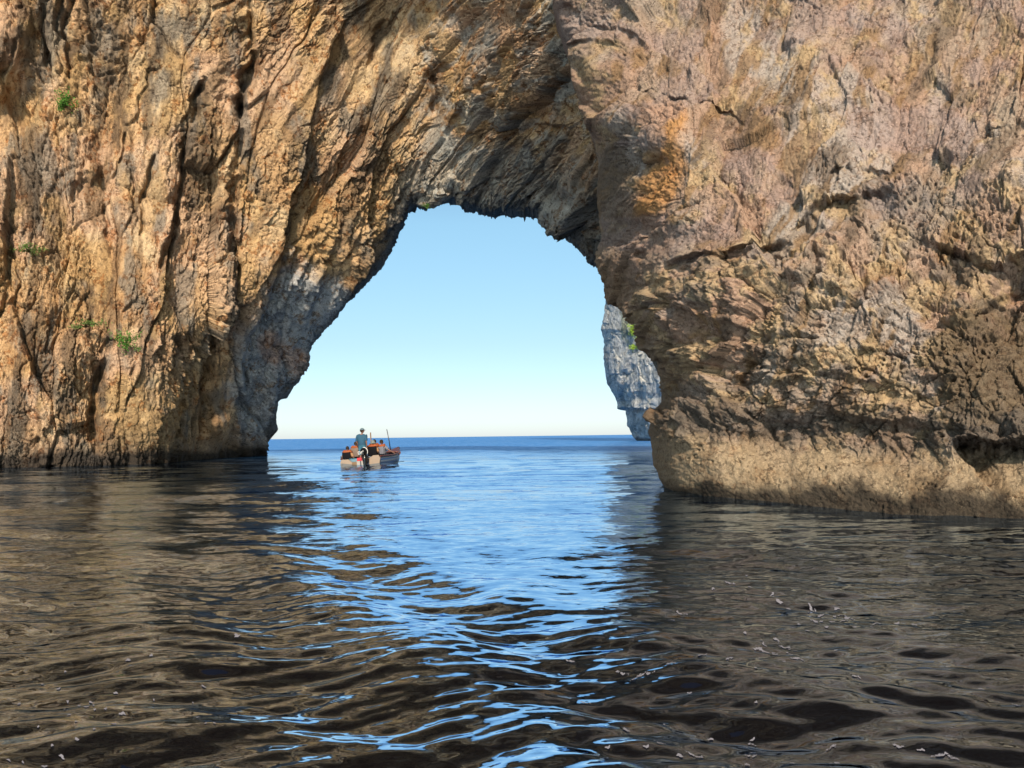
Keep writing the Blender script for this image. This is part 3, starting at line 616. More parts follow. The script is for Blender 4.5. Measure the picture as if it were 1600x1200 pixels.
def water_material():
    m, nt, N, L, b = new_mat('sea_water')
    g = N.new('ShaderNodeNewGeometry'); sep = N.new('ShaderNodeSeparateXYZ'); L.new(g.outputs['Position'], sep.inputs[0])
    # the bay's dark bottom gives way to deep blue open water
    mr = N.new('ShaderNodeMapRange'); mr.interpolation_type = 'SMOOTHSTEP'; mr.inputs['From Min'].default_value = 33; mr.inputs['From Max'].default_value = 80
    sk = N.new('ShaderNodeMath'); sk.operation = 'MULTIPLY_ADD'; sk.inputs[1].default_value = 0.6; L.new(sep.outputs['X'], sk.inputs[0]); L.new(sep.outputs['Y'], sk.inputs[2]); L.new(sk.outputs[0], mr.inputs['Value'])
    mx = N.new('ShaderNodeMix'); mx.data_type = 'RGBA'; mx.inputs[6].default_value = (0.003, 0.0025, 0.003, 1); mx.inputs[7].default_value = (0.005, 0.125, 0.38, 1)
    L.new(mr.outputs[0], mx.inputs[0]); pass
    io = N.new('ShaderNodeMapRange'); io.inputs['To Min'].default_value = 7.0; io.inputs['To Max'].default_value = 0.75; L.new(mr.outputs[0], io.inputs['Value'])
    ro = N.new('ShaderNodeMapRange'); ro.inputs['To Min'].default_value = 0.02; ro.inputs['To Max'].default_value = 0.34; L.new(mr.outputs[0], ro.inputs['Value'])
    # fine ripples as slopes straight from noise (kept at any distance)
    def slope(scale, sy, amt, det):
        mp = N.new('ShaderNodeMapping'); mp.inputs['Scale'].default_value = (scale, scale * sy, scale); L.new(g.outputs['Position'], mp.inputs['Vector'])
        n = N.new('ShaderNodeTexNoise'); n.inputs['Scale'].default_value = 1.0; n.inputs['Detail'].default_value = det; n.inputs['Roughness'].default_value = 0.55
        L.new(mp.outputs[0], n.inputs['Vector'])
        s = N.new('ShaderNodeVectorMath'); s.operation = 'SUBTRACT'; s.inputs[1].default_value = (0.5, 0.5, 0.5); L.new(n.outputs['Color'], s.inputs[0])
        k = N.new('ShaderNodeVectorMath'); k.operation = 'MULTIPLY'; k.inputs[1].default_value = (amt, amt, 0); L.new(s.outputs[0], k.inputs[0]); return k
    s3 = slope(7.0, 3.0, 0.30, 5)
    s1 = slope(2.2, 2.6, 0.34, 6); s2 = slope(0.5, 2.0, 1.2, 7)
    far = N.new('ShaderNodeMapRange'); far.inputs['From Min'].default_value = 9; far.inputs['From Max'].default_value = 48; L.new(sep.outputs['Y'], far.inputs['Value'])
    sc = N.new('ShaderNodeVectorMath'); sc.operation = 'SCALE'; L.new(s2.outputs[0], sc.inputs[0]); L.new(far.outputs[0], sc.inputs['Scale'])
    a1 = N.new('ShaderNodeVectorMath'); a0 = N.new('ShaderNodeVectorMath'); L.new(g.outputs['Normal'], a0.inputs[0]); L.new(s3.outputs[0], a0.inputs[1]); L.new(a0.outputs[0], a1.inputs[0]); L.new(s1.outputs[0], a1.inputs[1])
    a2 = N.new('ShaderNodeVectorMath'); L.new(a1.outputs[0], a2.inputs[0]); L.new(sc.outputs[0], a2.inputs[1])
    nz = N.new('ShaderNodeVectorMath'); nz.operation = 'NORMALIZE'; L.new(a2.outputs[0], nz.inputs[0])
    N.remove(b); df = N.new('ShaderNodeBsdfDiffuse'); gl = N.new('ShaderNodeBsdfGlossy'); fr = N.new('ShaderNodeFresnel'); fr.inputs['IOR'].default_value = 1.33
    L.new(mx.outputs[2], df.inputs['Color']); gl.inputs['Color'].default_value = (0.60, 0.77, 1.0, 1); L.new(ro.outputs[0], gl.inputs['Roughness'])
    L.new(nz.outputs[0], gl.inputs['Normal']); L.new(nz.outputs[0], fr.inputs['Normal'])
    fm = N.new('ShaderNodeMath'); fm.operation = 'MULTIPLY'; fm.use_clamp = True; pw = N.new('ShaderNodeMath'); pw.operation = 'POWER'; pw.inputs[1].default_value = 1.25; L.new(fr.outputs[0], pw.inputs[0]); L.new(pw.outputs[0], fm.inputs[0]); L.new(io.outputs[0], fm.inputs[1])
    lim = N.new('ShaderNodeMath'); lim.operation = 'MINIMUM'; lim.inputs[1].default_value = 0.80; L.new(fm.outputs[0], lim.inputs[0])
    ms = N.new('ShaderNodeMixShader'); L.new(lim.outputs[0], ms.inputs[0]); L.new(df.outputs[0], ms.inputs[1]); L.new(gl.outputs[0], ms.inputs[2])
    L.new(ms.outputs[0], N['Material Output'].inputs['Surface'])
    return m

def build_water():
    q = QUALITY
    az = np.concatenate([np.linspace(-180, -46, 50)[:-1], np.linspace(-46, 46, int(1250 * q)), np.linspace(46, 180, 50)[1:]])
    ypx = np.concatenate([np.linspace(6000, 1330, 40)[:-1], np.arange(1330, 686, -1.25 / q)])
    r = CAM_H * FOC / (ypx - 682.0)
    r = np.concatenate([[0.02], r, r[-1] * np.array([1.25, 1.6, 2.2, 3.5, 6, 12, 25, 60])])
    A, Rr = np.meshgrid(R(1) * az, r, indexing='ij')
    X = Rr * np.sin(A); Y = Rr * np.cos(A)
    cell = np.maximum(np.gradient(Rr, axis=1), 0.006)
    cell = np.maximum(cell, np.where(np.abs(A) > R(47), 3.0, 0))
    Z = wave_height(X, Y, cell)
    o = grid_mesh('sea', np.stack([X, Y, Z], -1), water_material())
    if o.data.polygons[len(o.data.polygons) // 2].normal.z < 0: o.data.flip_normals()
    tag(o, kind='structure')
# ================================================================== MESH HELPERS FOR THE SMALL THINGS
class MB:
    def __init__(s): s.v = []; s.f = []
    def add(s, vs, fs):
        n = len(s.v); s.v += [tuple(map(float, v)) for v in vs]; s.f += [tuple(i + n for i in f) for f in fs]; return s
    def box(s, c, d, rot=None, bevel=0.0):
        bm = bmesh.new(); bmesh.ops.create_cube(bm, size=1.0)
        bmesh.ops.scale(bm, vec=Vector(d), verts=bm.verts)
        if bevel: bmesh.ops.bevel(bm, geom=list(bm.edges), offset=bevel, segments=2, affect='EDGES', profile=0.6)
        if rot is not None: bmesh.ops.rotate(bm, cent=(0, 0, 0), matrix=rot, verts=bm.verts)
        bmesh.ops.translate(bm, vec=Vector(c), verts=bm.verts); return s.bm(bm)
    def bm(s, bm):
        bm.verts.index_update(); s.add([v.co for v in bm.verts], [[v.index for v in f.verts] for f in bm.faces]); bm.free(); return s
    def tube(s, pts, rad, n=10, cap=True):
        pts = [Vector(p) for p in pts]; rad = rad if isinstance(rad, (list, tuple)) else [rad] * len(pts)
        vs = []; fs = []; prev = None
        for i, p in enumerate(pts):
            t = (pts[min(i + 1, len(pts) - 1)] - pts[max(i - 1, 0)]).normalized()
            a = prev - t * prev.dot(t) if prev is not None else (Vector((0, 0, 1)) if abs(t.z) < 0.9 else Vector((1, 0, 0)))
            if prev is None: a = a - t * a.dot(t)
            a.normalize(); prev = a; b = t.cross(a)
            for k in range(n):
                an = 2 * math.pi * k / n; vs.append(p + (a * math.cos(an) + b * math.sin(an)) * rad[i])
        for i in range(len(pts) - 1):
            for k in range(n):
                fs.append((i * n + k, i * n + (k + 1) % n, (i + 1) * n + (k + 1) % n, (i + 1) * n + k))
        if cap: fs.append(tuple(range(n))[::-1]); fs.append(tuple((len(pts) - 1) * n + k for k in range(n)))
        return s.add(vs, fs)
    def ball(s, c, r, seg=16, ring=10, shape=None):
        vs = []; fs = []
        for i in range(ring + 1):
            th = math.pi * i / ring
            for k in range(seg):
                ph = 2 * math.pi * k / seg; p = Vector((math.sin(th) * math.cos(ph), math.sin(th) * math.sin(ph), math.cos(th)))
                q = Vector((p.x * r[0], p.y * r[1], p.z * r[2]))
                if shape: q = shape(p, q)
                vs.append(Vector(c) + q)
        for i in range(ring):
            for k in range(seg): fs.append((i * seg + k, (i + 1) * seg + k, (i + 1) * seg + (k + 1) % seg, i * seg + (k + 1) % seg))
        return s.add(vs, fs)
    def loft(s, rows, close=False):
        n = len(rows[0]); vs = [p for r_ in rows for p in r_]; fs = []
        for i in range(len(rows) - 1):
            for k in range(n if close else n - 1):
                fs.append((i * n + k, i * n + (k + 1) % n, (i + 1) * n + (k + 1) % n, (i + 1) * n + k))
        return s.add(vs, fs)
    def build(s, name, mat, parent=None, smooth=True):
        me = bpy.data.meshes.new(name); me.from_pydata(s.v, [], s.f); me.validate()
        bm = bmesh.new(); bm.from_mesh(me); bmesh.ops.remove_doubles(bm, verts=bm.verts, dist=1e-5); bmesh.ops.recalc_face_normals(bm, faces=bm.faces); bm.to_mesh(me); bm.free()
        for p in me.polygons: p.use_smooth = smooth
        me.materials.append(mat); o = bpy.data.objects.new(name, me); COL.objects.link(o)
        if parent: o.parent = parent
        return o
def empty(name, mw):
    o = bpy.data.objects.new(name, None); o.empty_display_size = 0.2; COL.objects.link(o); o.matrix_world = mw; return o
def skin(verts, edges, radii, levels=1, root=0):
    """one continuous surface grown round a skeleton"""
    me = bpy.data.meshes.new('skeleton'); me.from_pydata([tuple(v) for v in verts], edges, [])
    o = bpy.data.objects.new('skeleton', me); COL.objects.link(o)
    sk = o.modifiers.new('skin', 'SKIN'); sk.use_smooth_shade = True
    for i, r_ in enumerate(radii):
        rr = r_ if isinstance(r_, (tuple, list)) else (r_, r_)
        me.skin_vertices[0].data[i].radius = rr; me.skin_vertices[0].data[i].use_root = (i == root)
    su = o.modifiers.new('sub', 'SUBSURF'); su.levels = levels; su.render_levels = levels
    ev = o.evaluated_get(bpy.context.evaluated_depsgraph_get()); m = ev.to_mesh()
    out = ([v.co.copy() for v in m.vertices], [tuple(p.vertices) for p in m.polygons]); ev.to_mesh_clear()
    bpy.data.objects.remove(o); bpy.data.meshes.remove(me); return out

# ================================================================== THE BOAT
MW = dict(white=plain('white_hull_paint', (0.18, 0.22, 0.29), 0.4), blue=plain('blue_hull_paint', (0.03, 0.09, 0.26), 0.4), cream=plain('cream_transom_paint', (0.21, 0.155, 0.115), 0.5),  # boat and people colours mostly darkened: backlit shade put into the paint and cloth
          wood=plain('varnished_wood', (0.13, 0.075, 0.035), 0.4, scale=20), maroon=plain('maroon_paint', (0.08, 0.022, 0.02), 0.45), orange=plain('orange_fabric', (0.22, 0.062, 0.025), 0.75),
          black=plain('black_fabric', (0.004, 0.004, 0.006), 0.8), gloss=plain('black_cowling', (0.004, 0.004, 0.005), 0.25), red=plain('red_plastic', (0.42, 0.02, 0.03), 0.4),
          lid=plain('white_lettering', (0.5, 0.5, 0.5), 0.5), floor=plain('blue_grey_floor_paint', (0.10, 0.17, 0.22), 0.6), steel=plain('grey_metal', (0.06, 0.06, 0.07), 0.4, 0.8),
          shirt=plain('blue_cotton', (0.022, 0.062, 0.105), 0.85), shorts=plain('teal_cotton', (0.035, 0.11, 0.165), 0.85), cap=plain('faded_blue_cap', (0.08, 0.12, 0.15), 0.85), skin=plain('tanned_skin', (0.14, 0.07, 0.05), 0.55),
          pale=plain('light_skin', (0.16, 0.085, 0.06), 0.55), hair=plain('dark_hair', (0.02, 0.014, 0.011), 0.6), grey=plain('grey_cotton', (0.12, 0.125, 0.155), 0.85), beige=plain('beige_fabric', (0.14, 0.105, 0.09), 0.85),
          hat=plain('grey_hat', (0.12, 0.14, 0.14), 0.85), pants=plain('dark_trousers', (0.03, 0.035, 0.05), 0.85), tan=plain('tan_cotton', (0.24, 0.14, 0.08), 0.85))
PSI, HEEL = R(13.0), R(-4.0)
BOAT = Matrix.Translation(Vector(STERN.tolist())) @ Matrix.Rotation(-PSI, 4, 'Z') @ Matrix.Rotation(HEEL, 4, 'Y')
boat = empty('motor_boat', BOAT)
tag(boat, 'small wooden passenger boat with cream transom, white hull and black outboard, heading out to sea', 'boat')
YS = np.linspace(0, 5.1, 24)
def hb(y): return float(np.interp(y, [0, 1, 2, 3, 4, 4.7, 5.1], [1.04, 1.05, 0.98, 0.80, 0.50, 0.20, 0.02]))
def sheer(y): return float(np.interp(y, [0, 1.5, 3, 4, 5.1], [0.42, 0.44, 0.50, 0.60, 0.80]))
def keel(y): return float(np.interp(y, [0, 3.5, 4.6, 5.1], [-0.26, -0.24, -0.05, 0.35]))
def section(y, inset=0.0, low=None):
    b = max(hb(y) - inset, 0.004); k = keel(y) + (inset if low is None else 0); s = sheer(y)
    if low is not None: k = max(k, low)
    half = [(b * f, k + (s - k) * g) for f, g in ((0.0, 0.0), (0.45, 0.03), (0.72, 0.14), (0.86, 0.34), (0.95, 0.62), (1.0, 1.0))]
    return [Vector((-x, y, z)) for x, z in half[::-1]] + [Vector((x, y, z)) for x, z in half[1:]]
m = MB(); m.loft([section(y) for y in YS]); m.loft([section(y, 0.05, 0.02) for y in YS])
for sgn in (0, -1): m.loft([[section(y)[sgn], section(y, 0.05, 0.02)[sgn]] for y in YS])
m.build('hull', MW['white'], boat)
for f0, f1 in ((0.40, 0.60), (0.74, 0.84)):
    def band(y, sg, t):
        k, s, b = keel(y), sheer(y), hb(y); f = float(np.interp(t, [0, .03, .14, .34, .62, 1], [0, .45, .72, .86, .95, 1.0])); return Vector((sg * (b * f + 0.008), y, k + (s - k) * t))
    for sg in (-1, 1): MB().loft([[band(y, sg, f0), band(y, sg, (f0 + f1) / 2), band(y, sg, f1)] for y in YS]).build('hull_stripe', MW['blue'], boat)
for sg in (-1, 1):
    MB().tube([Vector((sg * (hb(y) + 0.01), y, sheer(y) + 0.015)) for y in YS], 0.032, 8).build('rub_rail', MW['maroon'], boat)
dk = MB(); ys2 = np.linspace(3.7, 5.25, 9)
def deckrow(y):
    b = hb(min(y, 5.1)) + 0.02 if y < 5.1 else 0.05; z = sheer(min(y, 5.1)) + 0.03; return [Vector((x * b, y, z + 0.07 * (1 - x * x))) for x in (-1, -0.6, -0.2, 0.2, 0.6, 1)]
rows = [deckrow(y) for y in ys2]; dk.loft(rows); dk.loft([[p - Vector((0, 0, 0.06)) for p in r_] for r_ in rows])
for e in (0, -1): dk.loft([[r_[e], r_[e] - Vector((0, 0, 0.06))] for r_ in rows]); dk.loft([[p, p - Vector((0, 0, 0.06))] for p in rows[e]])
dk.build('bow_deck', MW['maroon'], boat)
MB().tube([Vector((hb(min(y, 5.1)) + 0.035, y, sheer(min(y, 5.1)) - 0.07)) for y in np.linspace(3.4, 5.1, 8)], 0.035, 8).build('bow_strake', MW['orange'], boat)
MB().box((0, 1.9, 0.06), (1.7, 3.6, 0.03)).build('floor_board', MW['floor'], boat)
for y in (0.95, 1.75, 2.6): MB().box((0, y, 0.36), (2 * hb(y) - 0.14, 0.28, 0.05), bevel=0.01).build('thwart', MW['wood'], boat)
# the transom is built of odd panels
def panel(pts, y0, y1):
    b = MB(); n = len(pts); fr = [(x, y0, z) for x, z in pts]; bk = [(x, y1, z) for x, z in pts]
    b.add(fr + bk, [tuple(range(n)), tuple(range(2 * n - 1, n - 1, -1))] + [(i, (i + 1) % n, n + (i + 1) % n, n + i) for i in range(n)]); return b
panel([(-1.02, -0.02), (-0.44, -0.05), (-0.44, 0.24), (-0.62, 0.40), (-0.98, 0.40), (-1.05, 0.28)], -0.07, 0.0).build('transom_panel', MW['cream'], boat, False)
panel([(0.47, -0.05), (0.98, -0.02), (1.06, 0.34), (0.98, 0.50), (0.70, 0.50), (0.50, 0.38)], -0.07, 0.0).build('transom_panel', MW['cream'], boat, False)
panel([(-0.44, -0.08), (-0.18, -0.08), (-0.18, 0.25), (-0.44, 0.25)], -0.055, 0.0).build('transom_board', MW['wood'], boat, False)
panel([(-0.18, -0.08), (0.20, -0.08), (0.20, 0.28), (-0.18, 0.28)], -0.065, 0.0).build('motor_bracket', plain('white_bracket_paint', (0.23, 0.215, 0.2), 0.5), boat, False)
panel([(0.20, -0.10), (0.47, -0.10), (0.47, 0.30), (0.20, 0.30)], -0.03, 0.0).build('transom_board', MW['pants'], boat, False)
MB().box((0.03, -0.072, 0.10), (0.05, 0.012, 0.34)).build('bracket_stripe', MW['pants'], boat, False)
MB().tube([(-1.06, 0.1, 0.40), (-1.08, 0.1, 0.58)], 0.03, 8).build('cleat', MW['pants'], boat)
# outboard motor: cowling, leg, clamp, tiller, propeller
mo = MB(); mo.ball((0.34, -0.28, 0.70), (0.19, 0.27, 0.21), 20, 12, lambda p, q: Vector((q.x, q.y * (1 if p.y < 0 else 0.85), q.z * (1.0 if p.z > 0 else 0.85)))).build('outboard_motor', MW['gloss'], boat)
motor = bpy.data.objects['outboard_motor']
MB().tube([(0.34, -0.28, 0.56), (0.34, -0.27, 0.30), (0.34, -0.28, 0.0), (0.34, -0.30, -0.45)], [0.14, 0.10, 0.075, 0.06], 12).build('motor_leg', MW['gloss'], motor)
MB().box((0.34, -0.10, 0.34), (0.22, 0.14, 0.30), bevel=0.02).build('motor_clamp', MW['gloss'], motor)
MB().tube([(0.34, -0.02, 0.60), (0.20, 0.30, 0.66), (0.14, 0.46, 0.69)], [0.03, 0.022, 0.028], 8).build('tiller', MW['gloss'], motor)
ring = [(0.34 + 0.205 * math.cos(t), -0.33, 0.70 + 0.225 * math.sin(t)) for t in np.linspace(-0.5, 1.7, 9)]
MB().tube(ring, 0.016, 6).build('cowling_band', MW['lid'], motor)
def lettering(text, size, mw, mat, parent):
    cu = bpy.data.curves.new('lettering', 'FONT'); cu.body = text; cu.size = size; cu.extrude = 0.004; cu.align_x = 'CENTER'
    o = bpy.data.objects.new('lettering', cu); COL.objects.link(o); me = bpy.data.meshes.new_from_object(o.evaluated_get(bpy.context.evaluated_depsgraph_get()))
    bpy.data.objects.remove(o); me.materials.clear(); me.materials.append(mat); o = bpy.data.objects.new('lettering', me); COL.objects.link(o); o.parent = parent; o.matrix_local = mw; return o
lettering('DF.', 0.20, Matrix.Translation((0.27, -0.552, 0.60)) @ Matrix.Rotation(R(90), 4, 'X'), MW['lid'], motor)
pr = MB()
for k in range(3):
    t = 2 * math.pi * k / 3; pr.box((0.34 + 0.09 * math.cos(t), -0.42, -0.42 + 0.09 * math.sin(t)), (0.15, 0.015, 0.07), Matrix.Rotation(-t, 3, 'Y') @ Matrix.Rotation(0.5, 3, 'X'))
pr.build('propeller', MW['steel'], motor)
MB().tube([(-0.42, 2.4, 0.3), (-0.42, 2.4, 1.72)], [0.036, 0.03], 10).build('mooring_post', MW['wood'], boat)
MB().tube([(-0.02, 4.05, 0.6), (-0.06, 4.0, 1.25), (-0.13, 3.95, 1.88)], [0.032, 0.026, 0.02], 8).build('bow_pole', MW['steel'], boat)

def in_boat(x, y, z, rz=0.0): return BOAT @ Matrix.Translation((x, y, z)) @ Matrix.Rotation(rz, 4, 'Z')
ft = empty('fuel_can', in_boat(-0.02, 0.16, 0.26)); tag(ft, 'red fuel can lying behind the transom beside the black outboard', 'fuel can')
MB().box((0, 0, 0.09), (0.40, 0.24, 0.18), bevel=0.035).build('can_body', MW['red'], ft)
MB().tube([(-0.1, 0, 0.17), (-0.1, 0, 0.22)], 0.035, 10).build('filler_cap', MW['gloss'], ft)
MB().tube([(0.02, 0, 0.17), (0.05, 0, 0.225), (0.14, 0, 0.225), (0.17, 0, 0.17)], 0.014, 8).build('carry_handle', MW['red'], ft)
sb = empty('storage_box', in_boat(-0.42, 0.28, 0.075)); tag(sb, 'blue grey box standing behind the left cream transom panel', 'box')
MB().box((0, 0, 0.16), (0.46, 0.30, 0.32), bevel=0.015).build('box_body', MW['floor'], sb)
MB().box((0, 0, 0.335), (0.48, 0.32, 0.035), bevel=0.01).build('box_lid', MW['shorts'], sb)

# ================================================================== THE PEOPLE
def head_mb(c, rz=0.0, s=1.0):
    def sh(p, q):
        q = Vector(q)
        if p.z < -0.2: q.x *= 1 + 0.28 * (p.z + 0.2); q.y = q.y * (1 + 0.15 * (p.z + 0.2)) + 0.012 * (-p.z - 0.2)
        if p.y > 0.75: q.y *= 0.96
        return q
    h_ = MB(); h_.ball((0, 0, 0), (0.078 * s, 0.098 * s, 0.118 * s), 20, 14, sh)
    h_.ball((0, 0.100 * s, -0.012 * s), (0.014 * s, 0.022 * s, 0.024 * s), 8, 6)                       # nose
    for sg in (-1, 1):
        h_.ball((sg * 0.079 * s, 0, -0.005 * s), (0.012 * s, 0.022 * s, 0.032 * s), 8, 6)               # ear
        h_.ball((sg * 0.030 * s, 0.086 * s, 0.018 * s), (0.013 * s, 0.010 * s, 0.008 * s), 8, 6)        # eye
    h_.ball((0, 0.090 * s, -0.055 * s), (0.024 * s, 0.010 * s, 0.007 * s), 8, 6)                        # lips
    rot = Matrix.Rotation(rz, 3, 'Z'); h_.v = [tuple(rot @ Vector(v) + Vector(c)) for v in h_.v]; return h_
def hand_mb(b, wrist, d, side):
    """palm, four unequal curled fingers and a thumb leaving the side"""
    d = Vector(d).normalized(); sdv = Vector(side).normalized(); nrm = d.cross(sdv).normalized(); w = Vector(wrist)
    b.tube([w, w + d * 0.04, w + d * 0.085], [0.026, 0.034, 0.030], 10)
    for k, (o, l_) in enumerate(((-0.027, 0.070), (-0.009, 0.080), (0.009, 0.075), (0.027, 0.058))):
        p = w + d * 0.08 + sdv * o; b.tube([p, p + d * l_ * 0.5 + nrm * 0.008, p + d * l_ * 0.8 + nrm * 0.028, p + d * l_ * 0.85 + nrm * 0.045], [0.009, 0.0085, 0.008, 0.006], 6)
    p = w + d * 0.03 - sdv * 0.03; b.tube([p, p + d * 0.03 - sdv * 0.022 + nrm * 0.008, p + d * 0.058 - sdv * 0.028 + nrm * 0.02], [0.011, 0.010, 0.007], 6)
def person(mw, label, J, look=0.0, top='grey', skin_m='pale', bottom='pants', hat=None, vest=None, hair=True, short_sleeve=True, size=1.0, group=None):
    p = empty('person', mw @ Matrix.Scale(size, 4)); tag(p, label, 'person', group)
    names = ['pelvis', 'waist', 'chest', 'neck', 'headbase', 'shL', 'elL', 'wrL', 'shR', 'elR', 'wrR', 'hipL', 'knL', 'anL', 'toL', 'hipR', 'knR', 'anR', 'toR']
    rad = dict(pelvis=(.165, .125), waist=(.165, .125), chest=(.185, .135), neck=(.058, .06), headbase=(.055, .06), sh=(.066, .066), el=(.042, .042), wr=(.029, .029), hip=(.09, .09), kn=(.058, .058), an=(.042, .042), to=(.036, .036))
    V = [Vector(J[n]) for n in names]; ix = {n: i for i, n in enumerate(names)}
    E = [('pelvis', 'waist'), ('waist', 'chest'), ('chest', 'neck'), ('neck', 'headbase'), ('chest', 'shL'), ('shL', 'elL'), ('elL', 'wrL'), ('chest', 'shR'), ('shR', 'elR'), ('elR', 'wrR'),
         ('pelvis', 'hipL'), ('hipL', 'knL'), ('knL', 'anL'), ('anL', 'toL'), ('pelvis', 'hipR'), ('hipR', 'knR'), ('knR', 'anR'), ('anR', 'toR')]
    rr = [rad.get(n, rad.get(n[:-1])) for n in names]
    vs, fs = skin(V, [(ix[a], ix[b]) for a, b in E], rr, 2)
    b = MB().add(vs, fs); hc = Vector(J['headbase']) + Vector((0, 0.012, 0.105)); hd = head_mb(hc, look); b.add(hd.v, hd.f)
    for s_ in 'LR':
        d = Vector(J['wr' + s_]) - Vector(J['el' + s_]); hand_mb(b, J['wr' + s_], d, (0, 1, 0) if abs(d.normalized().z) > .6 else (1, 0, 0))
    b.build('body', MW[skin_m], p)
    def garment(name, bones, grow, mat):
        """cloth cut from the body's own surface: the faces nearest to the given bones, set out from the skin"""
        segs = [(Vector(J[a]), Vector(J[b_]), a, b_) for a, b_ in E]; own = []
        for v in vs:
            best = None
            for A, B_, a, b_ in segs:
                t = max(0.0, min(1.0, (v - A).dot(B_ - A) / max((B_ - A).length_squared, 1e-9))); dd = (v - A.lerp(B_, t)).length - 0.5 * (rr[ix[a]][0] + rr[ix[b_]][0])
                if best is None or dd < best[0]: best = (dd, (a, b_), t)
            own.append(best)
        ok = [(o_[1] in bones and bones[o_[1]][0] <= o_[2] <= bones[o_[1]][1]) for o_ in own]
        nrm = [Vector() for _ in vs]
        for f in fs:
            n_ = (vs[f[1]] - vs[f[0]]).cross(vs[f[2]] - vs[f[0]])
            for q in f: nrm[q] += n_
        keep = [f for f in fs if sum(ok[q] for q in f) >= 2]; used = sorted({q for f in keep for q in f}); re_ = {q: i_ for i_, q in enumerate(used)}
        cen = sum(vs, Vector()) / len(vs); flip = -1 if sum(n_.dot(v - cen) for n_, v in zip(nrm, vs)) < 0 else 1
        return MB().add([vs[q] + nrm[q].normalized() * grow * flip for q in used], [tuple(re_[q] for q in f) for f in keep]).build(name, MW[mat], p)
    garment('shirt', {('pelvis', 'waist'): (0.25, 1), ('waist', 'chest'): (0, 1), ('chest', 'neck'): (0, .55), ('chest', 'shL'): (0, 1), ('chest', 'shR'): (0, 1), ('shL', 'elL'): (0, .75), ('shR', 'elR'): (0, .75)}, 0.024, top)
    garment('shorts', {('pelvis', 'waist'): (0, .4), ('pelvis', 'hipL'): (0, 1), ('pelvis', 'hipR'): (0, 1), ('hipL', 'knL'): (0, .95), ('hipR', 'knR'): (0, .95)}, 0.018, bottom)
    rot = Matrix.Rotation(look, 3, 'Z')
    if hair:
        hh = MB(); hh.ball((0, 0, 0), (0.090, 0.108, 0.126), 20, 14, lambda q_, q: Vector(q) if q_.z > -0.25 and (q_.y < 0.35 or q_.z > 0.55) else Vector(q) * 0.8)
        hh.v = [tuple(rot @ Vector(v) + hc + Vector((0, -0.008, 0.006))) for v in hh.v]; hh.build('hair', MW['hair'], p)
    if hat == 'cap':
        c = MB(); c.ball((0, 0, 0.035), (0.094, 0.112, 0.10), 20, 10, lambda q_, q: Vector(q) if q_.z > -0.1 else Vector((q.x, q.y, -0.01)))
        c.v = [tuple(rot @ Vector(v) + hc) for v in c.v]; co = c.build('cap', MW['cap'], p)
        br = MB(); br.loft([[Vector((x, 0.085 + 0.10 * f * (1 - (x / 0.09) ** 2 * 0.6), 0.045 - 0.018 * f)) for x in np.linspace(-0.085, 0.085, 9)] for f in (0, 0.5, 1.0)])
        br.loft([[Vector((x, 0.085 + 0.10 * f * (1 - (x / 0.09) ** 2 * 0.6), 0.035 - 0.018 * f)) for x in np.linspace(-0.085, 0.085, 9)] for f in (0, 0.5, 1.0)])
        br.v = [tuple(rot @ Vector(v) + hc) for v in br.v]; br.build('cap_peak', MW['cap'], co)
    if hat == 'bucket':
        c = MB(); prof = [(0.0, 0.145), (0.06, 0.142), (0.092, 0.12), (0.104, 0.05), (0.13, 0.015), (0.205, -0.02), (0.20, -0.028), (0.10, 0.03)]
        c.loft([[rot @ Vector((r_ * math.cos(t), 1.12 * r_ * math.sin(t), z)) + hc for t in np.linspace(0, 2 * math.pi, 21)[:-1]] for r_, z in prof], close=True); c.build('bucket_hat', MW['hat'], p)
    if vest:
        panel_m, w_, h_ = vest; ch = Vector(J['chest']); a = MB()
        a.box((ch.x, ch.y - 0.165, ch.z - 0.13), (w_, 0.09, h_), bevel=0.035); a.box((ch.x - 0.11, ch.y + 0.155, ch.z - 0.10), (0.17, 0.08, h_ * 0.8), bevel=0.03); a.box((ch.x + 0.11, ch.y + 0.155, ch.z - 0.10), (0.17, 0.08, h_ * 0.8), bevel=0.03)
        vo = a.build('life_vest', MW[panel_m], p)
        k = MB(); zt = ch.z - 0.13 + h_ / 2 + 0.03
        k.tube([(ch.x + x, ch.y - 0.15 + 0.10 * (abs(x) / w_ * 2) ** 3, zt - 0.03 * (abs(x) / w_ * 2) ** 2) for x in np.linspace(-w_ * 0.58, w_ * 0.58, 9)], [0.045, .066, .072, .074, .074, .074, .072, .066, .045], 12)
        for sg in (-1, 1): k.tube([(ch.x + sg * 0.15, ch.y - 0.15, zt), (ch.x + sg * 0.15, ch.y, zt + 0.05), (ch.x + sg * 0.13, ch.y + 0.14, zt - 0.02)], [.06, .06, .05], 10)
        k.build('vest_collar', MW['orange'], vo)
    return p
def seated(lean=0.0, arms='lap', turn=0.0):
    J = dict(pelvis=(0, 0, .11), waist=(0, lean * .3, .28), chest=(0, lean * .7, .47), neck=(0, lean, .60), headbase=(0, lean * 1.15 + .01, .66))
    for s_, sg in (('L', -1), ('R', 1)):
        J['sh' + s_] = (sg * .19, lean * .8, .53); J['hip' + s_] = (sg * .10, .06, .10); J['kn' + s_] = (sg * .14, .42, .12); J['an' + s_] = (sg * .14, .44, -.24); J['to' + s_] = (sg * .15, .60, -.28)
        if arms == 'out' and sg > 0: J['el' + s_] = (.38, .03, .33); J['wr' + s_] = (.54, .12, .22)
        elif arms == 'out' or arms == 'lap': J['el' + s_] = (sg * .27, lean * .5 + .02, .27); J['wr' + s_] = (sg * .17, .24, .20)
        elif arms == 'wide': J['el' + s_] = (sg * .31, lean * .5 - .02, .29); J['wr' + s_] = (sg * .33, .18, .14)
    return J
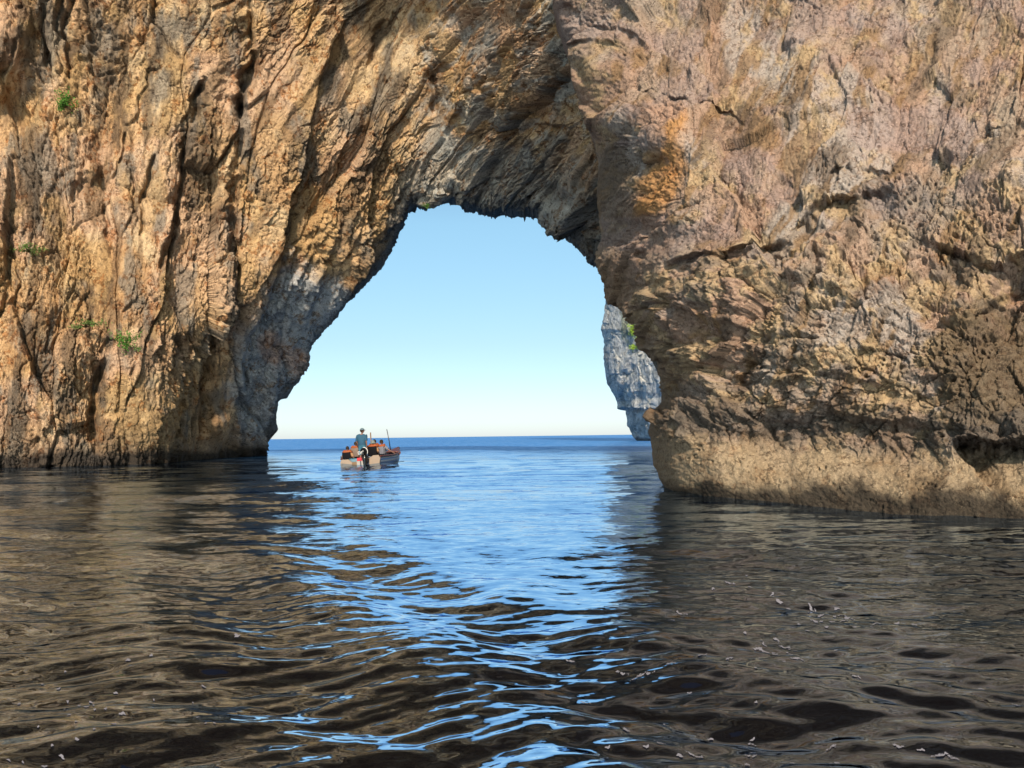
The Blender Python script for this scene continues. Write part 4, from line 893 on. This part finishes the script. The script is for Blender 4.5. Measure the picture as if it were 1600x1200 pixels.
stand = dict(pelvis=(0, 0, .93), waist=(-.01, -.01, 1.10), chest=(0, -.01, 1.32), neck=(.02, .01, 1.48), headbase=(.035, .03, 1.545),
             shL=(-.20, -.02, 1.40), elL=(-.27, .02, 1.12), wrL=(-.22, .16, .90), shR=(.21, -.02, 1.39), elR=(.245, -.05, 1.09), wrR=(.235, .0, .84),
             hipL=(-.10, 0, .88), knL=(-.12, .03, .48), anL=(-.13, 0, .08), toL=(-.15, .16, .035), hipR=(.10, 0, .88), knR=(.12, .03, .48), anR=(.13, 0, .08), toR=(.16, .16, .035))
person(in_boat(-0.10, 0.52, 0.075, R(4)), 'skipper in blue t-shirt, teal shorts and cap standing at the outboard, looking right', stand, look=R(-62), top='shirt', skin_m='skin', bottom='shorts', hat='cap', hair=True, size=1.03)
person(in_boat(-0.86, 0.42, 0.22), 'dark haired passenger in black vest with orange collar, lowest seated at the left stern corner', seated(arms='wide'), top='tan', skin_m='pale', vest=('black', 0.46, 0.46), size=0.95)
person(in_boat(-0.66, 0.98, 0.385), 'dark haired passenger in beige vest with orange collar, just left of the standing skipper', seated(lean=.02), look=R(-20), top='beige', skin_m='pale', vest=('beige', 0.42, 0.46))
person(in_boat(0.28, 0.98, 0.385), 'passenger in grey brimmed hat with wide black vest and orange collar, right of the skipper', seated(), look=R(35), top='tan', skin_m='pale', hat='bucket', vest=('black', 0.52, 0.50), size=0.97)
person(in_boat(0.02, 1.80, 0.385), 'dark haired passenger half hidden behind the brimmed hat and the grey shirt', seated(), look=R(-15), top='tan', skin_m='pale', vest=('black', 0.44, 0.46), size=1.06)
person(in_boat(0.54, 1.42, 0.385), 'passenger in grey shirt with orange collar on the boat\'s right side, arm over the edge', seated(lean=.05, arms='out'), look=R(-30), top='grey', skin_m='skin', vest=('grey', 0.36, 0.40))

# ================================================================== PLANTS ON THE ROCK
LEAF = [plain('bush_leaf_green', (0.05, 0.13, 0.02), 0.7, var=0.5, scale=6), plain('bright_leaf_green', (0.20, 0.30, 0.04), 0.7, var=0.4, scale=2), plain('dry_leaf_green', (0.075, 0.12, 0.03), 0.7, var=0.4, scale=6)]
STEM = plain('twig_bark', (0.10, 0.07, 0.045), 0.85)
def surface_at(P, px, py):
    X, Y = project(P.reshape(-1, 3)); d = (X - px) ** 2 + (Y - py) ** 2; near = np.nonzero(d < 6)[0]
    Q = P.reshape(-1, 3)[near if len(near) else [int(d.argmin())]]
    return Q[np.linalg.norm(Q - CAMPOS, axis=1).argmin()]
def shrub(P, px, py, w, h, label, mat, n=320, leaf=0.075, droop=0.0, group='shrubs growing on the rock'):
    p = surface_at(P, px, py); depth = np.linalg.norm(p - CAMPOS); p = p + (CAMPOS - p) / depth * (0.3 * w * depth / FOC); sc = depth / FOC; rs = random.Random(int(px * 7 + py)); W, H = w * sc, h * sc
    o = empty('shrub', Matrix.Translation(Vector(p.tolist()))); tag(o, label, 'shrub', group)
    to = Vector((CAMPOS - p).tolist()).normalized(); to.z = 0.0; to.normalize(); side = to.cross(Vector((0, 0, 1)))
    st = MB(); lf = MB(); tips = []
    for k in range(14):
        t = side * rs.gauss(0, .33) * W + Vector((0, 0, 1)) * (rs.uniform(-.35, .5) - droop) * H + to * rs.uniform(.12, .45) * W
        st.tube([Vector((0, 0, -.1 * H)) - to * .1, t * 0.5 + Vector((0, 0, .05 * H)), t], [0.018 * W + .004, 0.010 * W + .003, 0.004], 5); tips.append(t)
    for k in range(n):
        t = rs.choice(tips); c = t * rs.uniform(.55, 1.15) + Vector((rs.gauss(0, .09) * W, rs.gauss(0, .09) * W, rs.gauss(0, .10) * H))
        a = Vector((rs.gauss(0, 1), rs.gauss(0, 1), rs.gauss(0.3, 1))).normalized(); b = a.orthogonal().normalized(); b = (b * math.cos(rs.random() * 6) + a.cross(b) * math.sin(rs.random() * 6)); s = leaf * rs.uniform(.6, 1.3)
        lf.add([c, c + a * s * .5 + b * s * .28, c + a * s, c + a * s * .5 - b * s * .28], [(0, 1, 2, 3)])
    lf.build('foliage', mat, o, False); st.build('stem', STEM, o)
    return o

# ================================================================== FOAM
def build_foam():
    rs = random.Random(3); spots = []
    def s(x, y, w, h, a=0): spots.append((x, y, w, h, a))
    for x, y, w, h, a in ((1193, 1012, 9, 5, 40), (1186, 1020, 13, 5, 20), (1200, 1024, 16, 4, 10), (1212, 1006, 10, 3, 30), (1224, 1016, 16, 3, 12), (1214, 1041, 22, 6, 3), (1246, 1036, 20, 4, 12), (1236, 1028, 12, 3, 20), (1212, 1028, 7, 3, 0),
                          (1313, 956, 18, 3, -5), (1330, 966, 10, 4, 20), (1282, 957, 9, 3, 0), (1268, 941, 10, 3, 25), (1307, 942, 8, 2, 0), (1276, 972, 15, 2, 10), (1300, 974, 6, 2, 0), (1318, 973, 12, 2, -10), (1201, 927, 12, 3, -5), (1217, 936, 8, 3, 10),
                          (1232, 942, 7, 2, 10), (1172, 917, 8, 2, 30), (1140, 909, 12, 2, 15), (1370, 981, 14, 4, -15), (1402, 977, 6, 3, 0), (1430, 980, 10, 2, 20), (1066, 955, 13, 4, 10), (1050, 965, 9, 3, 0), (1140, 1042, 13, 3, 0), (1240, 986, 8, 2, 0),
                          (1262, 996, 6, 2, 0), (1292, 989, 6, 2, 0), (1336, 988, 6, 2, 0), (1050, 1052, 12, 4, 5), (1004, 1063, 34, 5, -12), (972, 1058, 16, 3, 10), (1098, 1031, 12, 3, -20), (1030, 1164, 18, 4, 20), (1085, 1176, 22, 4, 15), (1062, 1178, 8, 4, 0),
                          (1172, 1178, 17, 5, -5), (1166, 1190, 10, 4, 0), (1299, 1166, 12, 5, -10), (1404, 1173, 16, 3, 12), (1475, 1189, 38, 7, 5), (1440, 1180, 10, 3, 10), (1588, 1108, 16, 4, 20), (1535, 1082, 9, 3, 20), (1302, 1186, 14, 3, 0), (1340, 1070, 12, 2, 15),
                          (1176, 1146, 10, 3, 10), (1165, 1154, 6, 3, 30), (978, 1140, 8, 4, 10), (950, 1175, 6, 3, 0), (1010, 1172, 7, 4, 0), (1110, 1138, 8, 2, 0), (890, 1040, 14, 2, 8), (915, 1095, 12, 2, 8)):
        s(x, y, w * 0.62, h * 0.5, a)
    for x, y in ((66, 1066), (92, 1074), (106, 1090), (124, 1096), (135, 1101), (146, 1099), (108, 1112), (148, 1107), (119, 1123), (180, 1129), (190, 1114), (193, 1114), (199, 1098), (165, 1107), (177, 1127), (147, 1145), (120, 1155), (97, 1170), (14, 1174), (70, 1180), (318, 1073), (309, 1126), (370, 1002), (200, 1041), (236, 1036), (101, 1102), (181, 1081), (143, 1092), (335, 1139), (60, 1130), (30, 1090)):
        s(x, y, rs.uniform(1.5, 4.5), rs.uniform(.8, 1.7), rs.uniform(-15, 15))
    for k in range(12): s(rs.gauss(1270, 90), rs.gauss(985, 40), rs.uniform(1, 4), rs.uniform(.6, 1.6), rs.uniform(-20, 20))
    for k in range(8): s(rs.uniform(960, 1600), rs.uniform(1040, 1195), rs.uniform(1, 4), rs.uniform(.7, 1.8), rs.uniform(-20, 20))
    for k in range(8): s(rs.uniform(20, 380), rs.uniform(1040, 1190), rs.uniform(.8, 2.5), rs.uniform(.6, 1.3), rs.uniform(-20, 20))
    lace = []
    for x, y, w, h, a in spots:                     # a patch is a lace of bubbles and short films
        if w < 5: lace.append((x, y, w, h, a)); continue
        ca, sa = math.cos(R(a)), math.sin(R(a)); ph = rs.random() * 6
        for k in range(int(w * 1.5)):
            u = rs.uniform(-1, 1) * w; v = h * (0.55 * math.sin(u / w * 3.2 + ph) + rs.gauss(0, .28)); q = rs.choice((0.5, 0.7, 1.0, 1.6, 2.4)) * (1 - 0.5 * abs(u / w))
            lace.append((x + u * ca - v * sa, y + u * sa + v * ca, q * 1.15 + 0.4, q * 0.42 + 0.22, a + rs.uniform(-15, 15)))
    spots = lace; b = MB()
    for i, (x, y, w, h, a) in enumerate(spots):
        ns = 28 if w > 6 else 12; ca, sa = math.cos(R(a)), math.sin(R(a)); ring = []; t0 = rs.random() * 9
        for f in (0.0, 0.5, 1.0):
            for k in range(ns):
                t = 2 * math.pi * k / ns; q = f * (1 + 0.5 * (math.sin(2 * t + t0) * .35 + math.sin(3 * t + 2 * t0) * .45 + math.sin(5 * t + 3 * t0) * .35 + math.sin(9 * t + 5 * t0) * .2))
                u, v = w * q * math.cos(t), h * q * math.sin(t) + 0.22 * h * math.sin(u_ := w * q * math.cos(t) / max(w, 1) * 3 + t0); ring.append((x + u * ca - v * sa, y + u * sa + v * ca))
        G = on_water(np.array([p[0] for p in ring]), np.array([p[1] for p in ring]))
        rr = np.hypot(G[:, 0], G[:, 1]); cell = rr * rr / (CAM_H * FOC) * 1.25
        Z = wave_height(G[:, 0], G[:, 1], cell) + 0.004
        vs = [(G[j, 0], G[j, 1], Z[j]) for j in range(len(ring))]
        b.add(vs, [(r_ * ns + k, r_ * ns + (k + 1) % ns, (r_ + 1) * ns + (k + 1) % ns, (r_ + 1) * ns + k) for r_ in (0, 1) for k in range(ns)])
    o = b.build('sea_foam', plain('white_foam', (0.16, 0.155, 0.18), 0.8, var=0.3, scale=30), None, True)
    tag(o, 'small white flecks of foam drifting on the dark water', 'foam', kind='stuff')

PARCH = build_sea_arch()
PBUT = build_buttress(); PFAR = build_far_cliff(); build_water(); build_foam()
shrub(PARCH, 103, 163, 24, 28, 'round green shrub on the upper left cliff, highest of the shrubs there', LEAF[0], 620, 0.12)
shrub(PARCH, 44, 391, 30, 16, 'low dark shrub at the left edge of the cliff, halfway up', LEAF[2], 460, 0.11)
shrub(PARCH, 137, 509, 34, 15, 'thin sprawling dull green shrub low on the left cliff above a crevice', LEAF[2], 460, 0.11)
shrub(PARCH, 197, 537, 30, 30, 'green shrub on top of the pale block low on the left cliff', LEAF[0], 620, 0.12)
shrub(PARCH, 668, 322, 18, 10, 'tiny green tuft hanging from the crown of the arch opening', LEAF[0], 160, 0.09, 0.2)
shrub(PFAR, 987, 517, 11, 26, 'upright yellow green bush on the distant grey cliff', LEAF[1], 500, 0.30, group='bushes on the distant cliff')
shrub(PFAR, 999, 531, 10, 22, 'bright yellow green bush on the distant cliff, right against the near rock', LEAF[1], 450, 0.30, group='bushes on the distant cliff')
shrub(PFAR, 988, 546, 11, 9, 'small yellow green bush, lowest on the distant grey cliff', LEAF[1], 220, 0.28, group='bushes on the distant cliff')
